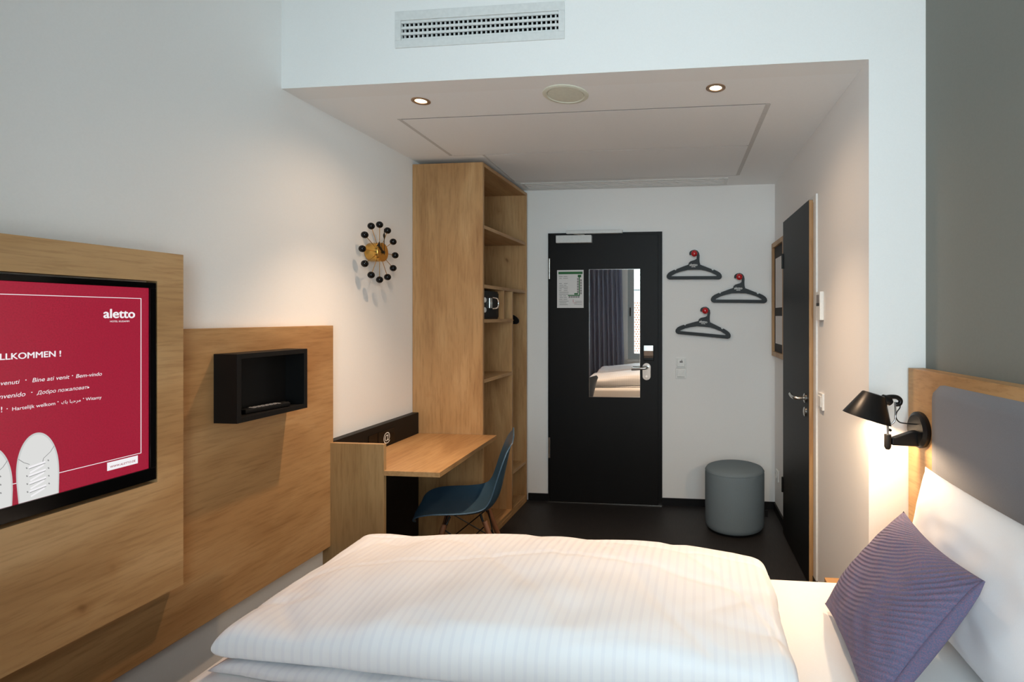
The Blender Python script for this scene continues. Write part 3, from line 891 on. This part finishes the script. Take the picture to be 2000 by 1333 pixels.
# the glass does not sit quite true on the leaf: 1.8 degrees turned, 0.6 degrees tipped down
mt, mq = R(1.8), R(0.62)
mx_ = Vector((math.cos(mt), math.sin(mt), 0))
mz_ = Vector((math.sin(mt) * math.cos(mq), -math.cos(mt) * math.cos(mq), -math.sin(mq)))
my_ = mz_.cross(mx_)
FM = Frame(FB(-0.666, 1.322, 0.042), mx_, my_, mz_)
box('mirror', (-0.196, 0.196), (-0.492, 0.492), (-0.012, 0.0), 'mirror_glass', d1, FM)
boxes('mirror_edge', [((-0.198, -0.196), (-0.494, 0.494), (-0.012, 0.0006)), ((0.196, 0.198), (-0.494, 0.494), (-0.012, 0.0006)), ((-0.196, 0.196), (0.492, 0.494), (-0.012, 0.0006)), ((-0.196, 0.196), (-0.494, -0.492), (-0.012, 0.0006))], 'steel', leaf, FM)
box('door_closer', (-1.122, -0.842), (2.022, 2.080), (0.028, 0.068), 'white_metal', d1, FB, 0.003)
box('closer_rail', (-1.045, -0.605), (2.094, 2.120), (0.016, 0.05), 'white_metal', d1, FB, 0.003)
tube('closer_arm', [FB(-0.90, 2.082, 0.045), FB(-0.985, 2.094, 0.042)], 0.006, 'steel', d1, 8)
for z in (1.825, 0.425):
    tube('hinge', [FB(DX0 + 0.014, z - 0.08, 0.026), FB(DX0 + 0.014, z + 0.08, 0.026)], 0.009, 'steel', d1, 12)
cr = box('card_reader', (-0.440, -0.362), (1.115, 1.235), (0.028, 0.050), 'black_plastic', d1, FB, 0.003)
bm = bmesh.new()
add_poly(bm, [(1.230, 0.050), (1.230, 0.056), (1.19, 0.060), (1.152, 0.054), (1.135, 0.050)], -0.436, -0.366, Frame((0, YB, 0), (0, 0, 1), (0, -1, 0), (1, 0, 0)))
link('cover', bm, 'steel', cr)
hp = prism('handle_plate', [(-0.4185 + 0.0315 * math.cos(a) * 1.0, (1.062 if math.sin(a) >= 0 else 0.995) + 0.0315 * math.sin(a)) for a in [i * math.pi / 12 for i in range(24)]], 0.028, 0.034, 'steel', d1, FB)
tube('handle', smooth_path([FB(-0.412, 1.062, 0.034), FB(-0.412, 1.062, 0.078), FB(-0.425, 1.060, 0.088), (FB(-0.47, 1.055, 0.090)), FB(-0.528, 1.052, 0.088)], 5), 0.0105, 'steel', d1, 14)
lathe('lock_cylinder', [(0.0, 0.040), (0.008, 0.040), (0.0085, 0.034)], 'chrome', hp, Frame(FB(-0.4185, 0.992, 0), (1, 0, 0), (0, 0, 1), (0, -1, 0)), 16)
box('threshold', (DX0, DX1), (0.0, 0.006), (0.0, 0.034), 'steel', d1, FB)
ep = thing('evacuation_plan', 'printed white notice with a green header stuck on the entrance door', 'notice', FB(-1.016, 1.52, 0.028))
box('sheet', (-1.122, -0.911), (1.519, 1.814), (0.0283, 0.0295), 'paper', ep, FB)
box('header_bar', (-1.111, -0.919), (1.782, 1.801), (0.0295, 0.0299), 'ink_green', ep, FB)
random.seed(3)
bm = bmesh.new()
for k in range(17):
    z = 1.762 - k * 0.0137
    if k in (2, 3):
        continue
    for m_ in range(2):
        x0 = -1.108 + m_ * 0.035 + random.random() * 0.006
        add_box(bm, (x0, x0 + 0.018 + 0.022 * random.random()), (z, z + 0.0035), (0.0295, 0.0298), FB)
for k in range(3):
    add_box(bm, (-0.985 + k * 0.004, -0.925), (1.545 + k * 0.012, 1.548 + k * 0.012), (0.0295, 0.0298), FB)
link('small_print', bm, 'ink_grey', ep, kind='stuff')
boxes('plan_corridor', [((-0.948, -0.940), (1.62, 1.765), (0.0295, 0.0298)), ((-1.035, -0.94), (1.612, 1.620), (0.0295, 0.0298)), ((-0.957, -0.93), (1.757, 1.776), (0.0295, 0.0298)), ((-0.985, -0.955), (1.622, 1.634), (0.0295, 0.0298))], 'ink_green', ep, FB)
boxes('plan_rooms', [((-0.962, -0.9505), (1.635 + k * 0.02, 1.651 + k * 0.02), (0.0295, 0.0297)) for k in range(6)] + [((-0.937, -0.926), (1.625 + k * 0.02, 1.641 + k * 0.02), (0.0295, 0.0297)) for k in range(6)] + [((-1.03 + k * 0.018, -1.015 + k * 0.018), (1.598, 1.610), (0.0295, 0.0297)) for k in range(5)], 'ink_grey', ep, FB)
boxes('plan_marker', [((-0.995, -0.992), (1.562, 1.585), (0.0295, 0.0298)), ((-0.99, -0.965), (1.556, 1.558), (0.0295, 0.0298))], 'ink_red', ep, FB)
cs = thing('card_switch', 'white key card switch on the wall beside the entrance door', 'switch', FB(-0.157, 1.06, 0))
box('frame', (-0.195, -0.117), (1.056, 1.134), (0, 0.010), 'socket_white', cs, FB, 0.002)
box('card_slot', (-0.187, -0.125), (1.066, 1.128), (0.010, 0.020), 'socket_white', cs, FB, 0.004)
boxes('pictogram', [((-0.165, -0.142), (1.098, 1.112), (0.020, 0.0205)), ((-0.152, -0.148), (1.112, 1.122), (0.020, 0.0205))], 'ink_grey', cs, FB)
ls = thing('light_switch', 'white square light switch directly below the key card switch', 'switch', FB(-0.157, 0.975, 0))
box('frame', (-0.197, -0.117), (0.976, 1.055), (0, 0.010), 'socket_white', ls, FB, 0.002)
box('rocker', (-0.184, -0.130), (0.990, 1.043), (0.010, 0.014), 'socket_white', ls, FB, 0.002)
box('rocker_gap', (-0.184, -0.130), (0.9865, 0.989), (0.010, 0.0105), 'ink_grey', ls, FB)

# ------------------------------------------------------------------ pouf
pf = thing('round_pouf', 'grey blue round upholstered pouf standing by the back wall', 'pouf', (0.226, 3.745, 0))
FP = Frame((0.226, 3.745, 0))
bm = bmesh.new()
add_lathe(bm, [(0.0, 0.012), (0.175, 0.012), (0.188, 0.016), (0.196, 0.028), (0.199, 0.05), (0.201, 0.2), (0.201, 0.380), (0.198, 0.402), (0.190, 0.414), (0.172, 0.421), (0.08, 0.427), (0.0, 0.428)], FP, 64)
link('cover', bm, 'pouf_fabric', pf, True)
bm = bmesh.new()
for k in range(48):
    a0, a1 = 2 * math.pi * k / 48, 2 * math.pi * (k + 1) / 48
    for (r, z) in ((0.1992, 0.398),):
        A = [FP((r + 0.002 * math.cos(t)) * math.cos(a0), (r + 0.002 * math.cos(t)) * math.sin(a0), z + 0.002 * math.sin(t)) for t in (0, 2.1, 4.2)]
        B = [FP((r + 0.002 * math.cos(t)) * math.cos(a1), (r + 0.002 * math.cos(t)) * math.sin(a1), z + 0.002 * math.sin(t)) for t in (0, 2.1, 4.2)]
        va, vb = [bm.verts.new(p) for p in A], [bm.verts.new(p) for p in B]
        for t in range(3):
            bm.faces.new((va[t], va[(t + 1) % 3], vb[(t + 1) % 3], vb[t]))
link('piping', bm, 'pouf_fabric', pf, True)
for k in range(4):
    a = k * math.pi / 2 + 0.6
    lathe('glide', [(0.014, 0), (0.014, 0.013), (0, 0.013)], 'black_plastic', pf, Frame(FP(0.14 * math.cos(a), 0.14 * math.sin(a), 0)), 14)
box('care_tag', (0.004, 0.024), (-0.001, 0.001), (0.10, 0.145), 'black_plastic', pf, Frame((0.226 + 0.194, 3.745 - 0.055, 0)))

# ------------------------------------------------------------------ right corridor wall
d2 = struct(boxes('door_2', [((0.748, 0.800), (0, 2.10), (0, 0.010)), ((1.490, 1.545), (0, 2.10), (0, 0.010)), ((0.800, 1.490), (2.065, 2.10), (0, 0.010))], 'white_metal', None, FR, 0.001))
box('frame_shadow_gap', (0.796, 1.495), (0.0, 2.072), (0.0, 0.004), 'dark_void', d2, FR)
l2 = box('door_leaf', (0.808, 1.500), (0.010, 2.078), (0.006, 0.030), 'oak_z', d2, FR, 0.0005)
box('leaf_face', (0.8095, 1.500), (0.010, 2.0785), (0.030, 0.0315), 'black_laminate', l2, FR)
box('leaf_top', (0.808, 1.500), (2.078, 2.0795), (0.006, 0.0315), 'black_laminate', l2, FR)
for z, nm in ((1.000, 'handle_rose'), (0.925, 'key_rose')):
    lathe(nm, [(0.026, 0.0315), (0.026, 0.037), (0.022, 0.040), (0.0, 0.040)], 'steel', d2, Frame(FR(0.885, z, 0), EW, (0, 0, 1), NW), 24)
tube('handle', smooth_path([FR(0.885, 1.0, 0.04), FR(0.885, 1.0, 0.078), FR(0.90, 1.0, 0.09), FR(0.95, 1.0, 0.092), FR(1.01, 1.005, 0.088)], 5), 0.0095, 'steel', d2, 14)
for z in (1.82, 0.33):
    tube('hinge', [FR(1.502, z - 0.05, 0.034), FR(1.502, z + 0.05, 0.034)], 0.008, 'black_metal', d2, 12)
nbd = thing('notice_board', 'oak framed dark notice board with two paper sheets between door and corner', 'notice board', FR(1.73, 1.16, 0))
NB = (1.515, 1.945, 1.160, 1.995)
fw = 0.034
for nm, a, b in (('frame_rail', (NB[0], NB[0] + fw), (NB[2], NB[3])), ('frame_rail', (NB[1] - fw, NB[1]), (NB[2], NB[3])), ('frame_rail', (NB[0] + fw, NB[1] - fw), (NB[2], NB[2] + fw)), ('frame_rail', (NB[0] + fw, NB[1] - fw), (NB[3] - fw, NB[3]))):
    box(nm, a, b, (0, 0.028), 'oak_z', nbd, FR, 0.001)
box('felt', (NB[0] + fw, NB[1] - fw), (NB[2] + fw, NB[3] - fw), (0.0, 0.012), 'board_felt', nbd, FR)
box('paper_sheet', (1.60, 1.865), (1.515, 1.875), (0.012, 0.014), 'paper', nbd, FR)
box('paper_sheet', (1.60, 1.865), (1.255, 1.455), (0.012, 0.014), 'paper', nbd, FR)
th = thing('thermostat', 'small white thermostat with a dark display on the wall beside the black bathroom door', 'thermostat', FR(0.67, 1.43, 0))
box('housing', (0.632, 0.708), (1.432, 1.578), (0, 0.020), 'white_plastic', th, FR, 0.003)
box('display', (0.645, 0.695), (1.520, 1.562), (0.020, 0.021), 'ink_grey', th, FR)
box('button', (0.645, 0.695), (1.505, 1.520), (0.020, 0.022), 'black_plastic', th, FR)
l3 = thing('light_switch', 'white light switch low beside the bathroom door handle', 'switch', FR(0.66, 0.97, 0))
box('frame', (0.622, 0.702), (0.975, 1.060), (0, 0.011), 'socket_white', l3, FR, 0.002)
box('rocker', (0.634, 0.690), (0.990, 1.046), (0.011, 0.016), 'socket_white', l3, FR, 0.002)
so = thing('wall_socket', 'white power socket low on the wall behind the pouf', 'socket', FR(1.84, 0.27, 0))
box('frame', (1.80, 1.88), (0.25, 0.33), (0, 0.010), 'socket_white', so, FR, 0.002)
lathe('well', [(0.024, 0.010), (0.024, 0.014), (0.019, 0.014), (0.018, 0.0105), (0, 0.0105)], 'socket_white', so, Frame(FR(1.84, 0.29, 0), EW, (0, 0, 1), NW), 24)

# ------------------------------------------------------------------ headboard, lamp
hb = thing('headboard', 'oak headboard with a grey upholstered pad against the dark wall', 'headboard', FH(0.9, 0, 0))
box('oak_panel', (0.003, 2.05), (0.25, 1.254), (0.01, 0.07), 'oak_y', hb, FH, 0.001)
bm = bmesh.new()
px0, px1, pz0, pz1 = 0.178, 1.85, 0.55, 1.216
NX, NZ = 60, 30
grid = []
for i in range(NX + 1):
    row = []
    for j in range(NZ + 1):
        u, v = i / NX, j / NZ
        rr = 0.05
        x, z = px0 + (px1 - px0) * u, pz0 + (pz1 - pz0) * v
        dx = max(0, rr - (x - px0), rr - (px1 - x))
        dz = max(0, rr - (z - pz0), rr - (pz1 - z))
        if dx > 0 and dz > 0:
            d = math.hypot(dx, dz)
            m_ = max(dx, dz)
            sx = 1 if x < (px0 + px1) / 2 else -1
            sz = 1 if z < (pz0 + pz1) / 2 else -1
            x += sx * dx * (1 - m_ / d)
            z += sz * dz * (1 - m_ / d)
            e = rr - m_
        else:
            e = min(x - px0, px1 - x, z - pz0, pz1 - z)
        t = min(1, max(0, e) / 0.03)
        row.append(bm.verts.new(FH(x, z, 0.0705 + 0.028 * math.sqrt(1 - (1 - t) ** 2))))
    grid.append(row)
for i in range(NX):
    for j in range(NZ):
        bm.faces.new((grid[i][j], grid[i + 1][j], grid[i + 1][j + 1], grid[i][j + 1]))
link('upholstered_pad', bm, 'pad_fabric', hb, True)

lp = thing('wall_lamp', 'black swing arm reading lamp, lit, mounted on the headboard end', 'lamp', FH(0.1, 1.035, 0.07))
FLb = Frame(FH(0.092, 1.036, 0.07), DH, (0, 0, 1), NH)
lathe('wall_plate', [(0.064, 0.0), (0.066, 0.006), (0.065, 0.016), (0.056, 0.022), (0.053, 0.025), (0.0, 0.026)], 'black_metal', lp, FLb, 40)
FA = Frame(FH(0.098, 0, 0.07), NH, (0, 0, 1), -DH)
prism('bracket', [(0.02, 0.978), (0.118, 0.984), (0.118, 1.008), (0.04, 1.032), (0.02, 1.034)], -0.014, 0.014, 'black_metal', lp, FA, 0.003)
post = FH(0.100, 0, 0.200)
lathe('post', [(0.0, 0.966), (0.007, 0.9675), (0.011, 0.974), (0.0122, 0.98), (0.0122, 1.022), (0.0, 1.022)], 'black_metal', lp, Frame(post), 24)
# shade frame: a runs along the picture's right at the lamp (mostly +X), lamp head reaches out to the left of the post
AR = Vector((math.cos(R(6.25)), math.sin(R(6.25)), 0))
AD = Vector((-math.sin(R(6.25)), math.cos(R(6.25)), 0))
def LP(px, py, d=0.0):
    return Vector((post.x, post.y, 0)) + AR * ((px - 1735) / 538.0) + AD * d + Vector((0, 0, 1.021 + (850 - py) / 538.0))
tube('stem', [LP(1735, 851), LP(1735, 830)], 0.0042, 'chrome', lp, 12)
lathe('stem_screw', [(0.005, -0.006), (0.005, 0.006), (0, 0.007)], 'black_metal', lp, Frame(LP(1739, 841), AR, (0, 0, 1), AD), 12)
tube('swivel_rod', smooth_path([LP(1735, 832), LP(1740, 831), LP(1748, 824), LP(1750, 814), LP(1750, 800), LP(1749, 786)], 6), 0.0032, 'chrome', lp, 10)
oc, tc = LP(1693.5, 818), LP(1707.5, 771)
ax = (tc - oc).normalized()
sx_ = (AR - ax * AR.dot(ax)).normalized()
FSh = Frame(oc, sx_, ax.cross(sx_), ax)
Hh = (tc - oc).length
lathe('shade', [(0.084, 0.0), (0.0855, 0.0), (0.041, Hh), (0.036, Hh + 0.003), (0.0, Hh + 0.003), (0.0, Hh + 0.001), (0.038, Hh - 0.002), (0.084, 0.0)], 'black_metal', lp, FSh, 48)
lathe('socket', [(0.0, Hh - 0.001), (0.017, Hh - 0.001), (0.017, Hh - 0.028), (0.0, Hh - 0.028)], 'white_plastic', lp, FSh, 24)
lathe('bulb', [(0.0, Hh - 0.062), (0.012, Hh - 0.058), (0.018, Hh - 0.047), (0.015, Hh - 0.035), (0.011, Hh - 0.028)], 'bulb_glow', lp, FSh, 24)
tube('joint', [LP(1724, 779), LP(1735, 783), LP(1741, 789)], [0.015, 0.019, 0.012], 'black_metal', lp, 16)
tube('hinge_arm', smooth_path([LP(1731, 777), LP(1742, 776), LP(1753, 777), LP(1760, 783), LP(1758, 790), LP(1750, 791)], 5), [0.008] * 25 + [0.007], 'black_metal', lp, 12)
tube('cable', smooth_path([LP(1759, 786), LP(1759, 797), LP(1753, 806), LP(1751, 816), LP(1757, 825), LP(1768, 828), FH(0.105, 1.058, 0.093)], 6), 0.0022, 'cable_black', lp, 8)
tube('pull_string', [LP(1714, 826), LP(1708, 843), LP(1702, 863)], 0.0006, 'steel', lp, 6)
L = bpy.data.lights.new('lamp_bulb', 'POINT')
L.energy = 6.0
L.color = (1.0, 0.72, 0.45)
L.shadow_soft_size = 0.018
lo = bpy.data.objects.new('lamp_light', L)
lo.location = FSh(0, 0, Hh - 0.070)
COL.objects.link(lo)
lo.parent = lp
lo.matrix_parent_inverse = Matrix.Translation(lp.location).inverted()

# ------------------------------------------------------------------ bed
bd = thing('bed', 'wide double bed with white sheet and low oak frame', 'bed', (-0.1, 0.9, 0))
BX0, BX1, BY0, BY1, ZM = -1.275, 0.815, 0.28, 1.90, 0.552
for nm, a, b in (('side_rail', (BX0 - 0.01, 0.815), (BY1 - 0.01, BY1 + 0.015)), ('side_rail', (BX0 - 0.01, 0.815), (BY0 - 0.015, BY0 + 0.01)), ('foot_rail', (BX0 - 0.02, BX0 + 0.005), (BY0 - 0.015, BY1 + 0.015))):
    box(nm, a, b, (0.14, 0.40), 'oak_x' if nm == 'side_rail' else 'oak_y', bd, W, 0.002)
for x in (BX0 + 0.06, 0.75):
    for y in (BY0 + 0.06, BY1 - 0.06):
        lathe('leg', [(0.0, 0), (0.022, 0), (0.026, 0.14), (0, 0.14)], 'black_metal', bd, Frame((x, y, 0)), 16)
box('slat_base', (BX0 + 0.005, 0.81), (BY0 + 0.01, BY1 - 0.01), (0.20, 0.32), 'black_laminate', bd)
def soft_block(name, a, b, c, mat, parent, r, nx=24, ny=24):
    # block with generously rounded edges
    bm = bmesh.new()
    add_box(bm, a, b, c, W, 0)
    bmesh.ops.bevel(bm, geom=list(bm.edges), offset=r, segments=5, affect='EDGES', profile=0.5)
    o = link(name, bm, mat, parent, True)
    return o
soft_block('mattress', (BX0, BX1), (BY0 + 0.815, BY1), (0.32, ZM), 'mattress_white', bd, 0.035)
soft_block('mattress', (BX0, BX1), (BY0, BY0 + 0.81), (0.32, ZM), 'mattress_white', bd, 0.035)

from mathutils import noise as mn
def duvet(name, label, x0, x1, y0, y1, zb, crest, seed, slant):
    # a duvet folded in two: flat lower fold, puffed upper fold with a soft crest
    t = thing(name, label, 'duvet', ((x0 + x1) / 2, (y0 + y1) / 2, zb), 'folded duvets on the bed')
    def slab(nm, ax0, ax1, ay0, ay1, z0, z1, z2, r, NX, NY, sd, puff):
        # closed cushion-like slab: underside at z0, rim at z1, crest at z2
        def edge(u, v):
            x = ax0 + (ax1 - ax0) * u + 0.016 * mn.noise((v * 3.1, sd, 0.3)) + 0.006 * mn.noise((v * 11, sd, 1.3))
            y = ay0 + (ay1 - ay0) * v + 0.020 * mn.noise((u * 3.3, sd + 5, 0.7)) + 0.006 * mn.noise((u * 12, sd + 5, 2.7)) - slant * u * v
            return x, y
        def prof(u, v):
            ex = min(u * (ax1 - ax0), (1 - u) * (ax1 - ax0))
            ey = min(v * (ay1 - ay0), (1 - v) * (ay1 - ay0))
            fx, fy = min(1, ex / r), min(1, ey / r)
            a = math.sqrt(max(0, 1 - (1 - fx) ** 2)) * math.sqrt(max(0, 1 - (1 - fy) ** 2))
            return a
        bm = bmesh.new()
        # denser sampling near the rims
        def dist(k, n):
            q = k / n
            return 0.5 - 0.5 * math.cos(math.pi * q) if puff else q
        T, B = [], []
        for i in range(NX + 1):
            rt, rb = [], []
            for j in range(NY + 1):
                u, v = dist(i, NX), dist(j, NY)
                x, y = edge(u, v)
                a = prof(u, v)
                dome = 1 - (abs(2 * v - 1) ** 2.2) * 0.35 - abs(2 * u - 1.15) ** 2 * 0.75
                mid = (z0 + z1) / 2
                h = mid + (z1 - mid) * a ** 0.55 + (z2 - z1) * a ** 0.8 * max(0.12, dome)
                h += a * (0.012 * mn.noise((u * 4.0, v * 2.4, sd + 2)) + 0.006 * mn.noise((u * 10, v * 5, sd + 3)))
                # creases that run out from the fold
                cr = mn.noise((u * 5 + 1.5 * v, v * 1.5, sd + 9))
                h -= a * 0.005 * max(0, 1 - abs(cr) * 7)
                cr2 = mn.noise((u * 2.2 - v, v * 3.5, sd + 21))
                h -= a * 0.004 * max(0, 1 - abs(cr2) * 9)
                rt.append(bm.verts.new((x, y, h)))
                rb.append(None if i in (0, NX) or j in (0, NY) else bm.verts.new((x, y, mid - (mid - z0) * a ** 0.5)))
            T.append(rt)
            B.append(rb)
        for i in range(NX + 1):
            for j in range(NY + 1):
                if B[i][j] is None:
                    B[i][j] = T[i][j]
        for i in range(NX):
            for j in range(NY):
                bm.faces.new((T[i][j], T[i + 1][j], T[i + 1][j + 1], T[i][j + 1]))
                bm.faces.new((B[i][j], B[i][j + 1], B[i + 1][j + 1], B[i + 1][j]))
        link(nm, bm, 'duvet_linen', t, True)
    slab('lower_fold', x0 + 0.015, x1 - 0.01, y0 - 0.01, y1 - 0.02, zb, zb + 0.026, zb + 0.03, 0.03, 90, 60, seed + 31, False)
    slab('upper_fold', x0, x1, y0 + 0.005, y1 - 0.01, zb + 0.022, zb + 0.095, crest, 0.055, 170, 100, seed, True)
duvet('folded_duvet', 'white striped duvet folded lengthwise on the far half of the bed', -1.235, 0.215, 1.215, 1.885, ZM, 0.725, 1.7, 0.065)
duvet('folded_duvet', 'white striped duvet folded on the window half of the bed, seen in the mirror', -1.215, 0.20, 0.36, 1.03, ZM, 0.72, 6.1, 0.05)

def pillow_mesh(name, c00, c10, c11, c01, thick, mat, parent, n=56, pinch=0.08, seed=0.0, wr=0.006):
    # pillow spanned by four corners (c00 lower left .. c01 upper left), bulging both ways
    c00, c10, c11, c01 = map(Vector, (c00, c10, c11, c01))
    nrm = (c10 - c00).cross(c01 - c00).normalized()
    bm = bmesh.new()
    uvl = bm.loops.layers.uv.new('UVMap')
    def pt(u, v, side):
        p = (c00 * (1 - u) + c10 * u) * (1 - v) + (c01 * (1 - u) + c11 * u) * v
        ctr = (c00 + c10 + c11 + c01) / 4
        a, b = 2 * u - 1, 2 * v - 1
        k = pinch * ((1 - a * a) * b * b * abs(b) + (1 - b * b) * a * a * abs(a))
        p = p + (ctr - p) * k
        prof = (max(0, 1 - abs(a) ** 2.4) * max(0, 1 - abs(b) ** 2.4)) ** 0.55
        w = wr * prof * (mn.noise((u * 4 + seed, v * 4, side)) + 0.5 * mn.noise((u * 9, v * 9 + seed, side)))
        return p + nrm * side * (thick / 2 * prof + w)
    V = {}
    for side in (1, -1):
        for i in range(n + 1):
            for j in range(n + 1):
                edge = i in (0, n) or j in (0, n)
                if edge and side == -1:
                    V[(side, i, j)] = V[(1, i, j)]
                else:
                    V[(side, i, j)] = bm.verts.new(pt(i / n, j / n, side))
    for side in (1, -1):
        for i in range(n):
            for j in range(n):
                ks = [(i, j), (i + 1, j), (i + 1, j + 1), (i, j + 1)]
                if side == -1:
                    ks = ks[::-1]
                f = bm.faces.new([V[(side, a, b)] for a, b in ks])
                for lp_, (a, b) in zip(f.loops, ks):
                    lp_[uvl].uv = (a / n, b / n)
    return link(name, bm, mat, parent, True)
pw = thing('pillow', 'large white pillow leaning against the grey headboard pad', 'pillow', (0.66, 1.3, ZM))
pillow_mesh('pillow_case', (0.655, 1.84, ZM + 0.01), (0.70, 1.05, ZM + 0.01), (0.795, 1.06, 0.965), (0.734, 1.865, 0.955), 0.175, 'pillow_cotton', pw, 60, 0.07, 2.0, 0.010)
cs_ = thing('throw_cushion', 'quilted purple blue throw cushion leaning on the white pillow', 'cushion', (0.4, 1.3, ZM))
cA, cB, cC, cD = Vector((0.375, 1.695, 0.572)), Vector((0.365, 1.205, 0.575)), Vector((0.635, 1.29, 0.853)), Vector((0.63, 1.765, 0.840))
pillow_mesh('cushion_cover', cA, cB, cC, cD, 0.15, 'cushion_weave', cs_, 64, 0.09, 4.0, 0.008)
# open hem: a soft roll of the cover along the edge that faces the window
hem = []
for k in range(13):
    f = k / 12
    p = cB.lerp(cC, f)
    hem.append(p + Vector((0.016, 0.030, -0.004)) * math.sin(math.pi * f))
tube('hem', hem, [0.002 + 0.017 * math.sin(math.pi * k / 12) ** 0.6 for k in range(13)], 'cushion_weave', cs_, 14)

# ------------------------------------------------------------------ bedside shelf
ns = thing('bedside_table', 'small oak bedside table between the bed and the white wall', 'bedside table', (0.64, 2.04, 0))
box('top', (0.475, 0.772), (1.93, 2.155), (0.414, 0.436), 'oak_x', ns, W, 0.001)
box('side', (0.480, 0.498), (1.935, 2.15), (0, 0.414), 'oak_z', ns, W, 0.001)
box('side', (0.750, 0.768), (1.935, 2.15), (0, 0.414), 'oak_z', ns, W, 0.001)
box('shelf', (0.498, 0.750), (1.935, 2.15), (0.14, 0.158), 'oak_x', ns, W, 0.001)
